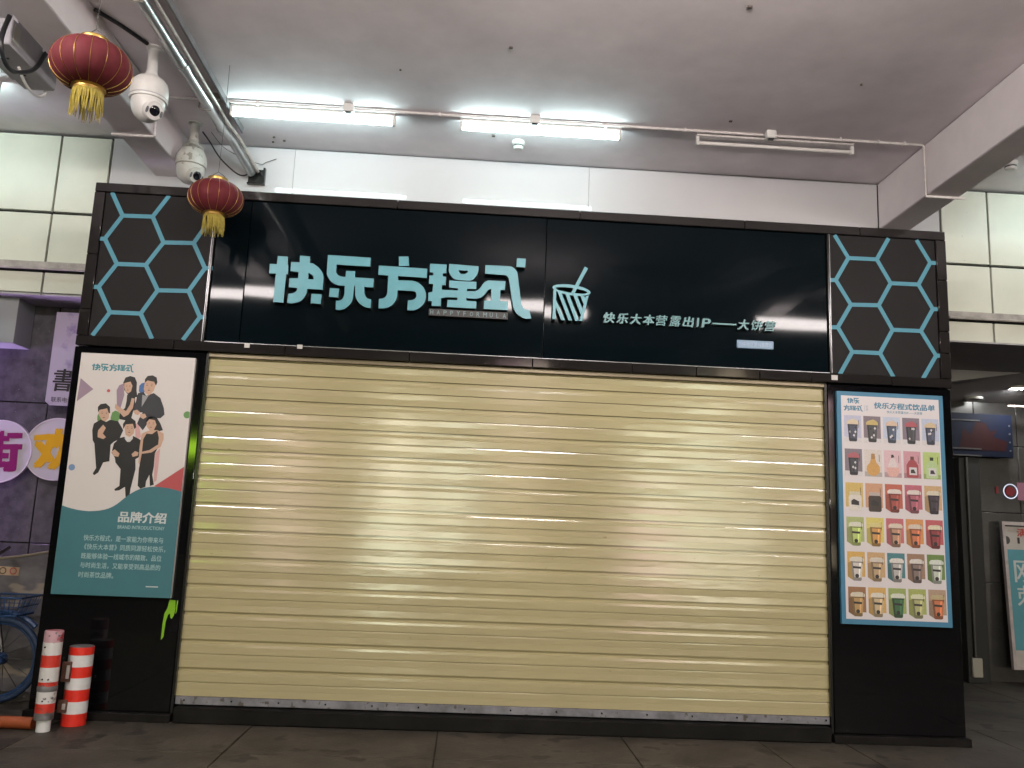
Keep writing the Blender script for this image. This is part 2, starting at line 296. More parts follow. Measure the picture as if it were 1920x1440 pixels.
T = {"GLYPH":[["kuai",[[[[-1.395,3.094],[-1.326,3.094],[-1.324,3.038],[-1.318,3.032],[-1.315,2.968],[-1.328,2.967],[-1.33,2.765],[-1.399,2.766],[-1.399,2.968],[-1.444,2.967],[-1.446,3.035],[-1.397,3.036]]],[[[-1.244,3.106],[-1.175,3.104],[-1.173,3.058],[-1.15,3.054],[-1.133,3.044],[-1.115,3.032],[-1.101,3.018],[-1.087,3.001],[-1.08,2.988],[-1.074,2.973],[-1.071,2.958],[-1.07,2.872],[-1.176,2.871],[-1.179,2.838],[-1.19,2.812],[-1.199,2.798],[-1.212,2.784],[-1.228,2.776],[-1.244,2.77],[-1.277,2.763],[-1.305,2.766],[-1.303,2.829],[-1.275,2.833],[-1.257,2.843],[-1.249,2.852],[-1.246,2.861],[-1.245,2.875],[-1.302,2.875],[-1.304,2.94],[-1.244,2.943],[-1.245,2.988],[-1.301,2.991],[-1.302,3.057],[-1.243,3.058]],[[-1.176,2.985],[-1.163,2.981],[-1.152,2.973],[-1.145,2.965],[-1.14,2.954],[-1.138,2.941],[-1.175,2.941]]],[[[-1.144,2.838],[-1.075,2.838],[-1.076,2.769],[-1.145,2.772]]]]],["le",[[[[-1.053,3.122],[-0.757,3.119],[-0.757,3.055],[-0.989,3.057],[-0.989,3.007],[-0.985,2.996],[-0.977,2.985],[-0.968,2.978],[-0.955,2.973],[-0.94,2.971],[-0.921,2.972],[-0.92,3.015],[-0.858,3.016],[-0.856,2.972],[-0.726,2.97],[-0.726,2.907],[-0.787,2.908],[-0.785,2.869],[-0.782,2.856],[-0.776,2.843],[-0.769,2.834],[-0.76,2.827],[-0.749,2.823],[-0.735,2.822],[-0.734,2.759],[-0.751,2.76],[-0.768,2.763],[-0.788,2.771],[-0.803,2.781],[-0.818,2.794],[-0.83,2.81],[-0.84,2.827],[-0.845,2.844],[-0.851,2.909],[-0.857,2.91],[-0.859,2.834],[-0.861,2.817],[-0.865,2.799],[-0.873,2.782],[-0.886,2.768],[-0.901,2.752],[-0.917,2.742],[-0.931,2.737],[-0.946,2.734],[-0.972,2.735],[-0.974,2.798],[-0.959,2.798],[-0.947,2.801],[-0.935,2.809],[-0.927,2.82],[-0.922,2.835],[-0.92,2.853],[-0.922,2.908],[-0.963,2.908],[-0.984,2.913],[-1.002,2.923],[-1.02,2.936],[-1.033,2.951],[-1.044,2.968],[-1.051,2.985],[-1.052,3.007],[-1.053,3.042]]],[[[-1.022,2.886],[-0.959,2.885],[-0.96,2.822],[-1.024,2.824]]]]],["fang",[[[[-0.564,3.139],[-0.497,3.143],[-0.49,3.076],[-0.559,3.07]]],[[[-0.697,3.066],[-0.362,3.062],[-0.363,2.996],[-0.56,2.998],[-0.56,2.968],[-0.459,2.97],[-0.436,2.965],[-0.416,2.957],[-0.396,2.942],[-0.38,2.926],[-0.369,2.907],[-0.361,2.885],[-0.359,2.861],[-0.361,2.837],[-0.367,2.818],[-0.377,2.801],[-0.39,2.787],[-0.405,2.774],[-0.422,2.765],[-0.442,2.759],[-0.482,2.758],[-0.482,2.828],[-0.451,2.832],[-0.439,2.838],[-0.431,2.846],[-0.426,2.856],[-0.426,2.868],[-0.428,2.879],[-0.433,2.89],[-0.442,2.895],[-0.455,2.897],[-0.557,2.896],[-0.558,2.857],[-0.559,2.84],[-0.564,2.826],[-0.573,2.809],[-0.583,2.794],[-0.597,2.782],[-0.615,2.771],[-0.632,2.765],[-0.648,2.761],[-0.68,2.761],[-0.681,2.827],[-0.657,2.832],[-0.644,2.838],[-0.635,2.848],[-0.63,2.859],[-0.627,2.875],[-0.628,2.998],[-0.698,3.0]]]]],["cheng",[[[[-0.344,3.1],[-0.229,3.1],[-0.229,3.038],[-0.253,3.034],[-0.252,3.014],[-0.228,3.011],[-0.229,2.952],[-0.254,2.949],[-0.253,2.917],[-0.142,2.918],[-0.142,2.933],[-0.203,2.936],[-0.204,2.986],[-0.015,2.986],[-0.015,2.935],[-0.078,2.934],[-0.078,2.916],[-0.018,2.92],[-0.002,2.929],[0.01,2.941],[0.021,2.957],[0.03,2.973],[0.04,2.986],[0.051,2.994],[0.067,3.002],[0.187,3.003],[0.185,2.94],[0.155,2.937],[0.154,2.859],[0.21,2.858],[0.209,2.795],[0.044,2.796],[0.045,2.856],[0.092,2.858],[0.091,2.939],[0.082,2.94],[0.075,2.938],[0.066,2.93],[0.058,2.917],[0.049,2.903],[0.038,2.89],[0.027,2.88],[0.014,2.873],[-0.001,2.868],[-0.016,2.866],[-0.079,2.866],[-0.078,2.848],[-0.008,2.846],[-0.01,2.795],[-0.211,2.796],[-0.209,2.846],[-0.142,2.848],[-0.142,2.866],[-0.207,2.865],[-0.232,2.862],[-0.254,2.856],[-0.255,2.799],[-0.317,2.798],[-0.318,2.833],[-0.343,2.83],[-0.344,2.89],[-0.316,2.899],[-0.315,2.954],[-0.344,2.954],[-0.344,3.014],[-0.318,3.016],[-0.319,3.036],[-0.343,3.039]]],[[[-0.211,3.106],[-0.006,3.1],[-0.005,3.075],[-0.01,3.05],[-0.015,3.035],[-0.023,3.021],[-0.034,3.008],[-0.048,2.997],[-0.058,2.994],[-0.069,2.992],[-0.15,2.993],[-0.165,2.997],[-0.18,3.005],[-0.192,3.017],[-0.203,3.031],[-0.209,3.044],[-0.212,3.061]],[[-0.144,3.064],[-0.077,3.064],[-0.081,3.054],[-0.088,3.045],[-0.099,3.04],[-0.109,3.037],[-0.118,3.037],[-0.126,3.038],[-0.133,3.043],[-0.138,3.05]]]]],["shi",[[[[0.042,3.112],[0.2,3.113],[0.216,3.112],[0.23,3.109],[0.244,3.1],[0.256,3.088],[0.266,3.073],[0.27,3.058],[0.304,2.847],[0.312,2.828],[0.323,2.813],[0.34,2.806],[0.361,2.807],[0.377,2.746],[0.36,2.742],[0.338,2.742],[0.317,2.748],[0.295,2.759],[0.278,2.772],[0.264,2.788],[0.254,2.806],[0.246,2.827],[0.21,3.023],[0.205,3.033],[0.198,3.04],[0.19,3.045],[0.181,3.047],[0.042,3.049]]],[[[0.261,3.175],[0.323,3.174],[0.321,3.111],[0.259,3.111]]]]]],"CUP":[["rim",[[[0.786,2.953],[0.784,2.947],[0.778,2.942],[0.769,2.937],[0.758,2.933],[0.743,2.93],[0.727,2.927],[0.709,2.926],[0.689,2.925],[0.668,2.926],[0.647,2.928],[0.626,2.93],[0.606,2.933],[0.587,2.937],[0.569,2.942],[0.554,2.947],[0.541,2.953],[0.53,2.959],[0.523,2.966],[0.518,2.972],[0.517,2.978],[0.52,2.984],[0.525,2.989],[0.534,2.994],[0.545,2.998],[0.56,3.001],[0.576,3.003],[0.594,3.005],[0.614,3.005],[0.635,3.005],[0.656,3.003],[0.677,3.001],[0.697,2.997],[0.716,2.993],[0.734,2.989],[0.75,2.983],[0.763,2.977],[0.773,2.971],[0.781,2.965],[0.785,2.959]],[[0.763,2.953],[0.762,2.95],[0.757,2.948],[0.75,2.946],[0.741,2.944],[0.729,2.943],[0.715,2.943],[0.7,2.943],[0.684,2.943],[0.667,2.944],[0.649,2.945],[0.632,2.947],[0.615,2.95],[0.599,2.952],[0.584,2.955],[0.571,2.958],[0.56,2.961],[0.551,2.964],[0.544,2.968],[0.541,2.971],[0.54,2.974],[0.541,2.976],[0.546,2.978],[0.553,2.98],[0.562,2.982],[0.574,2.983],[0.587,2.983],[0.602,2.984],[0.619,2.983],[0.636,2.982],[0.653,2.981],[0.671,2.979],[0.688,2.977],[0.704,2.974],[0.719,2.971],[0.732,2.968],[0.743,2.965],[0.752,2.962],[0.758,2.959],[0.762,2.955]]]],["straw",[[[0.741,3.141],[0.764,3.129],[0.675,2.944],[0.65,2.947]]]],["side",[[[0.525,2.96],[0.545,2.953],[0.546,2.749],[0.524,2.748]]]],["side",[[[0.774,2.933],[0.754,2.926],[0.713,2.746],[0.734,2.747]]]],["stripe",[[[0.54,2.9],[0.612,2.746],[0.586,2.745],[0.539,2.85]]]],["stripe",[[[0.553,2.949],[0.581,2.944],[0.662,2.746],[0.638,2.745]]]],["stripe",[[[0.609,2.934],[0.638,2.929],[0.709,2.746],[0.684,2.745]]]],["stripe",[[[0.664,2.931],[0.692,2.926],[0.734,2.829],[0.721,2.793]]]],["stripe",[[[0.716,2.925],[0.743,2.925],[0.756,2.896],[0.74,2.866]]]]],"HEXL":[[[-2.585,3.497],[-2.498,3.339]],[[-2.2,3.498],[-2.292,3.344]],[[-2.498,3.339],[-2.292,3.344]],[[-2.498,3.339],[-2.598,3.165]],[[-2.598,3.165],[-2.632,3.163]],[[-2.292,3.344],[-2.198,3.161]],[[-2.598,3.165],[-2.496,2.989]],[[-2.198,3.161],[-2.3,2.992]],[[-2.496,2.989],[-2.3,2.992]],[[-2.198,3.161],[-1.992,3.169]],[[-1.992,3.169],[-1.89,3.357]],[[-1.992,3.169],[-1.897,2.992]],[[-1.897,2.992],[-1.854,2.994]],[[-2.3,2.992],[-2.2,2.817]],[[-2.496,2.989],[-2.599,2.819]],[[-2.599,2.819],[-2.633,2.817]],[[-2.2,2.817],[-1.991,2.824]],[[-1.897,2.992],[-1.991,2.824]],[[-2.599,2.819],[-2.502,2.645]],[[-2.502,2.645],[-2.296,2.647]],[[-2.296,2.647],[-2.2,2.817]],[[-2.502,2.645],[-2.595,2.485]],[[-2.296,2.647],[-2.205,2.482]],[[-1.991,2.824],[-1.896,2.644]],[[-1.896,2.644],[-1.858,2.645]],[[-1.896,2.644],[-1.99,2.485]]],"HEXR":[[[2.568,3.492],[2.662,3.331]],[[2.961,3.491],[2.872,3.333]],[[2.662,3.331],[2.872,3.333]],[[2.662,3.331],[2.565,3.16]],[[2.565,3.16],[2.533,3.158]],[[2.872,3.333],[2.969,3.159]],[[2.565,3.16],[2.671,2.983]],[[2.969,3.159],[2.875,2.99]],[[2.671,2.983],[2.875,2.99]],[[2.969,3.159],[3.174,3.161]],[[3.174,3.161],[3.269,3.33]],[[3.269,3.33],[3.177,3.49]],[[3.269,3.33],[3.307,3.33]],[[3.174,3.161],[3.273,2.983]],[[3.273,2.983],[3.308,2.984]],[[3.273,2.983],[3.178,2.816]],[[2.875,2.99],[2.971,2.814]],[[2.971,2.814],[3.178,2.816]],[[2.671,2.983],[2.571,2.811]],[[2.571,2.811],[2.534,2.809]],[[2.571,2.811],[2.672,2.637]],[[2.672,2.637],[2.873,2.638]],[[2.873,2.638],[2.971,2.814]],[[2.672,2.637],[2.579,2.473]],[[2.873,2.638],[2.963,2.474]],[[3.178,2.816],[3.282,2.641]],[[3.282,2.641],[3.314,2.642]],[[3.282,2.641],[3.183,2.476]]],"P1DECO":[["lilac",[[-2.636,2.18],[-2.544,2.109],[-2.643,2.021]]],["lilac",[[-2.391,2.109],[-2.377,2.144],[-2.352,2.156],[-2.336,2.081],[-2.351,1.99],[-2.376,1.996]]],["blue",[[-2.244,2.108],[-2.245,2.146],[-2.232,2.164],[-2.209,2.171],[-2.202,2.107],[-2.232,2.098]]],["green",[[-2.493,1.897],[-2.496,1.931],[-2.486,1.957],[-2.464,1.955],[-2.457,1.895]]],["green",[[-2.409,1.92],[-2.402,1.958],[-2.382,1.972],[-2.359,1.963],[-2.349,1.923],[-2.356,1.9],[-2.399,1.898]]],["pink",[[-2.093,1.696],[-2.062,1.735],[-2.061,1.609],[-2.063,1.521],[-2.079,1.506]]],["pink",[[-2.245,1.89],[-2.219,1.888],[-2.195,1.803],[-2.212,1.787],[-2.231,1.794]]],["red",[[-1.892,1.618],[-1.883,1.453],[-1.989,1.473],[-2.076,1.48]]]],"P1FIG":[[["hair",[[-2.353,2.164],[-2.342,2.198],[-2.311,2.21],[-2.28,2.202],[-2.263,2.168],[-2.26,2.115],[-2.249,2.07],[-2.276,2.065],[-2.29,2.091],[-2.303,2.075],[-2.34,2.111]]],["skin",[[-2.345,2.16],[-2.306,2.172],[-2.29,2.144],[-2.295,2.106],[-2.312,2.091],[-2.332,2.104],[-2.344,2.134]]],["black",[[-2.318,2.082],[-2.29,2.091],[-2.265,2.077],[-2.259,2.025],[-2.267,1.964],[-2.276,1.904],[-2.35,1.915],[-2.355,1.96],[-2.322,1.991],[-2.317,2.037]]],["skin",[[-2.286,2.061],[-2.266,2.058],[-2.27,1.994],[-2.295,1.948],[-2.323,1.93],[-2.355,1.96],[-2.389,1.988],[-2.388,2.018],[-2.36,1.997],[-2.313,1.971],[-2.292,2.015]]]],[["coal",[[-2.247,2.097],[-2.211,2.106],[-2.193,2.081],[-2.144,2.102],[-2.097,2.07],[-2.067,2.004],[-2.058,1.959],[-2.082,1.934],[-2.155,1.932],[-2.171,1.879],[-2.189,1.848],[-2.231,1.891],[-2.22,1.929],[-2.203,1.967],[-2.261,1.964],[-2.268,1.994],[-2.255,2.04],[-2.252,2.078]]],["shirt",[[-2.218,2.087],[-2.193,2.079],[-2.174,2.088],[-2.214,2.004]]],["skin",[[-2.211,2.175],[-2.198,2.19],[-2.149,2.181],[-2.139,2.152],[-2.146,2.117],[-2.172,2.085],[-2.199,2.096],[-2.214,2.125]]],["hair",[[-2.212,2.169],[-2.212,2.194],[-2.197,2.216],[-2.165,2.222],[-2.137,2.209],[-2.128,2.175],[-2.136,2.152],[-2.15,2.178],[-2.194,2.185]]],["skin",[[-2.266,1.975],[-2.241,1.984],[-2.217,1.966],[-2.23,1.947],[-2.252,1.953]]],["skin",[[-2.22,1.955],[-2.187,1.96],[-2.174,1.938],[-2.194,1.923],[-2.213,1.933]]]],[["black",[[-2.486,1.897],[-2.466,1.91],[-2.435,1.892],[-2.408,1.909],[-2.356,1.9],[-2.316,1.842],[-2.335,1.782],[-2.369,1.762],[-2.387,1.742],[-2.382,1.632],[-2.421,1.623],[-2.429,1.6],[-2.445,1.555],[-2.47,1.536],[-2.48,1.547],[-2.463,1.584],[-2.493,1.745],[-2.507,1.766],[-2.518,1.833],[-2.513,1.877]]],["skin",[[-2.492,1.972],[-2.439,1.987],[-2.422,1.957],[-2.42,1.919],[-2.439,1.894],[-2.465,1.904],[-2.488,1.938]]],["hair",[[-2.495,1.953],[-2.5,1.99],[-2.485,2.01],[-2.45,2.017],[-2.421,1.994],[-2.415,1.949],[-2.426,1.956],[-2.438,1.984],[-2.486,1.971]]],["skin",[[-2.479,1.834],[-2.451,1.873],[-2.431,1.852],[-2.447,1.814],[-2.423,1.791],[-2.439,1.777],[-2.477,1.788],[-2.48,1.812]]]],[["black",[[-2.335,1.789],[-2.304,1.799],[-2.282,1.769],[-2.247,1.807],[-2.197,1.784],[-2.183,1.729],[-2.191,1.67],[-2.215,1.654],[-2.207,1.588],[-2.217,1.514],[-2.225,1.456],[-2.226,1.405],[-2.251,1.403],[-2.262,1.469],[-2.296,1.445],[-2.324,1.44],[-2.329,1.451],[-2.299,1.474],[-2.304,1.584],[-2.342,1.626],[-2.349,1.655],[-2.375,1.691],[-2.367,1.75]]],["white",[[-2.303,1.789],[-2.276,1.781],[-2.249,1.808],[-2.247,1.789],[-2.264,1.766],[-2.282,1.766]]],["skin",[[-2.311,1.865],[-2.304,1.891],[-2.256,1.891],[-2.243,1.86],[-2.245,1.823],[-2.271,1.798],[-2.298,1.812]]],["hair",[[-2.317,1.849],[-2.323,1.883],[-2.306,1.916],[-2.271,1.926],[-2.243,1.907],[-2.234,1.865],[-2.244,1.853],[-2.258,1.888],[-2.304,1.882]]],["skin",[[-2.376,1.698],[-2.356,1.713],[-2.322,1.686],[-2.328,1.664],[-2.358,1.668]]],["skin",[[-2.244,1.686],[-2.224,1.707],[-2.2,1.699],[-2.203,1.677],[-2.235,1.668]]]],[["hair",[[-2.173,1.897],[-2.172,1.92],[-2.159,1.938],[-2.134,1.944],[-2.104,1.934],[-2.078,1.898],[-2.057,1.854],[-2.08,1.847],[-2.117,1.851],[-2.155,1.865]]],["skin",[[-2.194,1.825],[-2.153,1.846],[-2.095,1.854],[-2.05,1.832],[-2.046,1.795],[-2.06,1.742],[-2.115,1.703],[-2.175,1.689],[-2.173,1.634],[-2.183,1.613],[-2.194,1.633],[-2.197,1.736]]],["black",[[-2.162,1.827],[-2.125,1.825],[-2.094,1.852],[-2.078,1.801],[-2.078,1.734],[-2.093,1.696],[-2.09,1.608],[-2.095,1.556],[-2.077,1.491],[-2.102,1.481],[-2.113,1.555],[-2.13,1.511],[-2.13,1.474],[-2.161,1.461],[-2.181,1.479],[-2.186,1.589],[-2.178,1.693],[-2.179,1.789]]],["skin",[[-2.081,1.756],[-2.065,1.742],[-2.115,1.703],[-2.176,1.691],[-2.181,1.704],[-2.131,1.718]]],["skin",[[-2.17,1.901],[-2.154,1.924],[-2.117,1.919],[-2.103,1.889],[-2.117,1.85],[-2.142,1.846],[-2.164,1.872]]]]],"P1DOT":[["red",-2.443,2.103,0.011],["green",-1.909,1.965,0.024],["bluedot",-2.62,1.582,0.021]],"P1TEAL":[[-2.653,1.332],[-2.62,1.322],[-2.588,1.314],[-2.55,1.307],[-2.512,1.303],[-2.475,1.301],[-2.438,1.304],[-2.407,1.308],[-2.377,1.315],[-2.35,1.324],[-2.324,1.338],[-2.301,1.354],[-2.279,1.374],[-2.259,1.393],[-2.239,1.411],[-2.216,1.429],[-2.193,1.444],[-2.164,1.459],[-2.133,1.469],[-2.103,1.475],[-2.072,1.478],[-2.041,1.478],[-2.009,1.475],[-1.977,1.472],[-1.952,1.467],[-1.92,1.46],[-1.89,1.453]],"P1":[[-2.643,2.355],[-1.884,2.354],[-1.899,0.77],[-2.662,0.764]],"P2":[[2.543,2.347],[3.301,2.351],[3.319,0.761],[2.551,0.765]],"TB":{"p1logo":[-2.5719,2.263,-2.2929,2.2672,0.0591],"p1title":[-2.2822,1.2707,-1.9722,1.2773,0.0715],"p1eng":[-2.2788,1.2042,-1.9775,1.2115,0.0223],"p1a":[-2.4872,1.1256,-1.9775,1.1356,0.0381],"p1b":[-2.4773,1.0692,-1.9571,1.0788,0.038],"p1c":[-2.4884,1.0104,-1.9756,1.0206,0.0379],"p1d":[-2.4884,0.9503,-1.9773,0.9621,0.0377],"p1e":[-2.4912,0.8934,-2.2696,0.8976,0.0376],"p1dash":[-2.0568,0.8336,-1.9783,0.8353,0.0073],"m_logo1":[2.6193,2.2838,2.7069,2.2837,0.0413],"m_logo2":[2.594,2.2328,2.7317,2.2329,0.0455],"m_new":[2.7493,2.2359,2.7734,2.2349,0.0412],"m_title":[2.8113,2.2563,3.2491,2.2601,0.0456],"m_sub":[2.902,2.2151,3.1569,2.2165,0.0195],"slogan":[0.8834,2.7833,1.648,2.79,0.0753],"slogan2":[1.8382,2.7843,2.1178,2.7906,0.0759],"dash":[1.6587,2.784,1.8311,2.7839,0.013],"plaque":[1.8399,2.649,2.1042,2.6557,0.0574],"happy":[-0.3244,2.7636,0.2036,2.7609,0.0304],"happyplate":[-0.3344,2.7622,0.2145,2.755,0.0456]},"GRID":[[2.589,2.178],[3.267,2.182],[3.279,0.814],[2.6,0.83]]}

# ================================================================== SETTING
YW, ZC = 0.9655, 4.342
g = structure(MB().box(-60, 60, -60, 30, -0.30, -0.012).build('ground', M_GROUT))
g['label'] = 'dark worn paved arcade floor'
XJ = [-7.2, -6.02, -4.84, -3.66, -2.48, -1.30, -0.12, 1.065, 1.97, 2.55, 3.73, 4.91, 6.09, 7.27]
YJ = [-4.2, -3.0, -1.8, -0.66, 0.52, 1.70, 2.90]
for i in range(len(XJ)-1):
    for j in range(len(YJ)-1):
        dz = random.uniform(-0.0015, 0.0015)
        o = MB().box(XJ[i]+0.004, XJ[i+1]-0.004, YJ[j]+0.004, YJ[j+1]-0.004, -0.05, dz, c=0.002).build('flagstone', M_FLOOR, smooth=False)
        o.parent = g
rd = structure(MB().box(-60, 60, -40, -7.6, -0.3, -0.008).build('road', M_STREET))

ce = structure(MB().box(-14, 14, -7.6, 6, ZC, ZC+0.25).build('ceiling', M_CEIL))
sp = MB()
for x, y, s_ in ((0.133, -0.761, .012), (1.488, -1.347, .016), (1.802, 0.019, .012), (-1.706, 0.764, .010), (-1.637, 0.822, .010), (-1.734, 0.855, .009), (0.06, 0.50, .013), (2.5, -.6, .008), (-.6, -.4, .007)):
    sp.box(x-s_, x+s_, y-s_*0.8, y+s_*0.7, ZC-0.012, ZC-0.0005, c=0.003)
o = sp.build('fixing_stub', mat('rusty stub', (0.10, 0.08, 0.07), 0.8)); o.parent = ce; o['kind'] = 'stuff'
for x0, x1, zb in ((-2.69, -2.43, 4.03), (3.37, 3.625, 3.93)):
    structure(MB().box(x0, x1, -7.6, YW-0.002, zb, ZC-0.002, c=0.008).build('ceiling_beam', M_BEAM))

# upper wall behind the sign: white cladding sheets and cream panels
uw = thing('upper_wall', 'upper wall of white glossy sheets and cream panels above the shop', 'wall', (0, YW, 2.99))
MB().box(-9, 9, YW+0.02, YW+0.16, 2.995, ZC-0.003).build('wall_core', M_JOINT, uw)
for a, b in ((-3.05, -1.572), (-1.572, 0.886), (0.886, 3.366), (3.63, 3.905)):
    MB().box(a+0.0012, b-0.0012, YW, YW+0.03, 3.0, ZC-0.008, c=0.0008).build('white_sheet', M_WPANEL, uw)
for xs in ((-5.98, -5.14, -4.30, -3.462, -3.055), (3.91, 4.325, 5.17, 6.01, 6.85)):
    for a, b in zip(xs, xs[1:]):
        for z0, z1 in ((3.668, ZC-0.016), (3.24, 3.655), (2.99, 3.165)):
            MB().box(a+0.008, b-0.008, YW-0.012, YW+0.03, z0+0.005, z1-0.005, c=0.003).build('cream_panel', M_TILE, uw)
ld = MB()
for xa, xb in ((-6, -3.06), (3.915, 6.85)):
    ld.box(xa, xb, YW-0.055, YW+0.02, 3.19, 3.238, c=0.004)
    ld.tube([(xa, YW-0.065, 3.178), (xb, YW-0.065, 3.178)], 0.011, 8)
ld.build('cable_ledge', mat('dusty ledge', (0.40, 0.36, 0.34), 0.6, noise=0.3, nscale=10), uw)

M_SOFF = mat('soffit paint', (0.42, 0.40, 0.42), 0.7, noise=0.05, nscale=3)
# left shop bay
lw = thing('granite_wall', 'dark polished granite wall left of the shop under purple light', 'wall', (-4.5, 1.35, 0))
MB().box(-9, -2.72, 1.40, 1.5, 0, 2.99).build('wall_core', M_JOINT, lw)
zs = [0.0, 1.03, 2.16, 2.985]; xs = [-6.2, -5.35, -4.46, -3.49, -2.72]
for i in range(4):
    for j in range(3):
        MB().box(xs[i]+0.004, xs[i+1]-0.004, 1.35, 1.41, zs[j]+0.004, zs[j+1]-0.004, c=0.003).build('granite_slab', M_GRANITE, lw)
so = thing('left_soffit', 'flat soffit under the cream panels left of the sign', 'soffit', (-4, 1.1, 2.97))
for a, b in ((-6.2, -5.14), (-5.14, -4.30), (-4.30, -3.462), (-3.462, -2.73)):
    MB().box(a+0.003, b-0.003, YW-0.01, 1.345, 2.972, 2.988, c=0.002).build('soffit_panel', M_SOFF, so)
bx = thing('hanging_box', 'grey boxed duct hanging below the soffit left of the sign', 'duct', (-3.9, 1.2, 2.6))
MB().box(-4.6, -3.96, 1.02, 1.06, 2.6, 2.97, c=0.003).build('front_panel', mat('grey duct panel', (0.45, 0.47, 0.48), 0.5), bx)
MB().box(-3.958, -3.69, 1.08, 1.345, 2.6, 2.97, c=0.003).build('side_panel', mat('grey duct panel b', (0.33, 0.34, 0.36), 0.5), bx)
MB().box(-4.6, -3.96, 1.065, 1.345, 2.61, 2.63).build('bottom_panel', M_SOFF, bx)

# right recess
rw = thing('recess_wall', 'charcoal granite wall at the back of the right recess', 'wall', (5.5, 2.75, 0))
MB().box(3.4, 9, 2.80, 2.9, 0, 2.95).build('wall_core', M_JOINT, rw)
zs = [0.0, 0.96, 1.665, 2.35, 2.95]; xs = [3.42, 4.35, 5.21, 5.66, 6.6, 7.5]
for i in range(5):
    for j in range(4):
        MB().box(xs[i]+0.003, xs[i+1]-0.003, 2.75, 2.81, zs[j]+0.003, zs[j+1]-0.003, c=0.003).build('granite_slab', M_GRANITE_D, rw)
rs = thing('right_soffit', 'grey recess ceiling right of the sign with round downlights', 'soffit', (5, 2, 2.97))
MB().box(3.4, 8, YW-0.01, 2.02, 2.985, 3.0).build('soffit_panel', M_SOFF, rs)
MB().box(3.4, 8, 2.02, 2.79, 2.985, 3.0).build('slot_back', M_BLKTRIM, rs)
m = MB()
lo = [(4.2, 2.02, 2.80), (5.25, 2.02, 2.975), (8, 2.02, 2.975), (8, 2.745, 2.80), (4.2, 2.745, 2.80)]
m.face([lo[0], lo[4], lo[3], lo[2], lo[1]]); m.face([(x, y, z+0.01) for x, y, z in lo]); m.face([lo[0], lo[1], (5.25, 2.02, 2.98), (4.2, 2.02, 2.98)])
m.build('sloped_panel', M_SOFF, rs, smooth=False)
MB().tube([(5.45, 2.55, 2.74), (6.6, 2.2, 2.70)], 0.012, 8).build('rail', mat('rail', (0.4, 0.33, 0.28), 0.5), rs)
MB().box(6.9, 7.0, YW, 2.75, 0, 2.98).build('end_wall', M_GRANITE_D, rw)
pc = thing('service_post', 'dark slim post with pale cable box in right recess', 'post', (5.05, 2.66, 0))
MB().box(4.95, 5.17, 2.62, 2.745, 0.0, 2.2, c=0.005).build('post', mat('dark post', (0.015, 0.015, 0.016), 0.5), pc)
MB().tube([(5.02, 2.60, 0.25), (5.02, 2.60, 2.2)], 0.014, 8).build('pipe', mat('dull pipe', (0.05, 0.047, 0.045), 0.5), pc)
MB().box(4.98, 5.08, 2.585, 2.62, 0.06, 0.24, c=0.006).build('cable_box', mat('pale box', (0.38, 0.36, 0.31), 0.6), pc)

# ================================================================== SHOP FRONT
SL, SR, ZB, ZT = -2.7024, 3.3845, 2.4075, 3.568
sg = thing('shop_sign', 'wide black shop sign with teal lettering and honeycomb end panels', 'sign', (0.34, 0.05, ZB))
MB().box(SL+0.03, SR-0.03, 0.062, YW-0.01, ZB+0.01, ZT-0.03).build('cabinet', M_BLKTRIM, sg)
def frame_run(axis, a, b, cuts, lo, hi):
    pts = [a]+cuts+[b]
    for p, q in zip(pts, pts[1:]):
        j = random.uniform(-0.0015, 0.0015)
        if axis == 'x': MB().box(p+0.001, q-0.001, j, 0.06, lo, hi, c=0.004).build('frame_tile', M_FRAME, sg)
        else: MB().box(lo, hi, j, 0.06, p+0.001, q-0.001, c=0.004).build('frame_tile', M_FRAME, sg)
FB, FT, FL, FR = 2.474, 3.503, -2.630, 3.310
frame_run('x', SL, SR, [-2.05, -1.30, -0.45, 0.40, 1.10, 1.55, 2.0, 2.37, 2.95], ZB, FB)
frame_run('x', SL, SR, [-1.9, -0.6, 0.7, 1.9, 2.75], FT, ZT)
frame_run('z', FB+0.001, FT-0.001, [2.66, 3.05], SL, FL)
frame_run('z', FB+0.001, FT-0.001, [2.66, 2.82, 3.2], FR, SR)
# main panel sheets
for a, b, tilt in ((-1.848, -1.62, 0.004), (-1.62, 0.468, -0.003), (0.468, 2.500, 0.005)):
    q = MB().box(a+0.0015, b-0.0015, 0.022, 0.05, FB+0.002, FT-0.002, c=0.003)
    q.v = [(x, y+tilt*(z-(FB+FT)/2)*(1 if y < 0.036 else 0), z) for x, y, z in q.v]
    q.build('acrylic_sheet', M_ACRYL, sg)
for x0, x1 in ((-1.868, -1.850), (2.502, 2.520)):
    MB().box(x0, x1, 0.004, 0.055, FB+0.002, FT-0.002, c=0.005).build('divider_trim', M_BLKTRIM, sg)
    MB().box(x0-0.003 if x0 < 0 else x1, x0 if x0 < 0 else x1+0.003, 0.006, 0.055, FB+0.002, FT-0.002).build('steel_edge', M_STEEL, sg)
MB().box(-1.848, 2.50, -0.002, 0.02, FB-0.002, FB+0.002).build('bottom_bead', M_STEEL, sg)
for tr, x0, x1 in (('HEXL', FL, -1.876), ('HEXR', 2.528, FR)):
    p = MB().box(x0+0.002, x1-0.002, 0.016, 0.05, FB+0.002, FT-0.002, c=0.002).build('honeycomb_panel', M_HEXP, sg)
    mb = MB()
    for k, (a, b) in enumerate(T[tr]): mb.strip(a, b, 0.029, 0.0125-k*0.00008)
    subpart(mb.build('honeycomb_lines', M_TEAL, None, smooth=False), p)
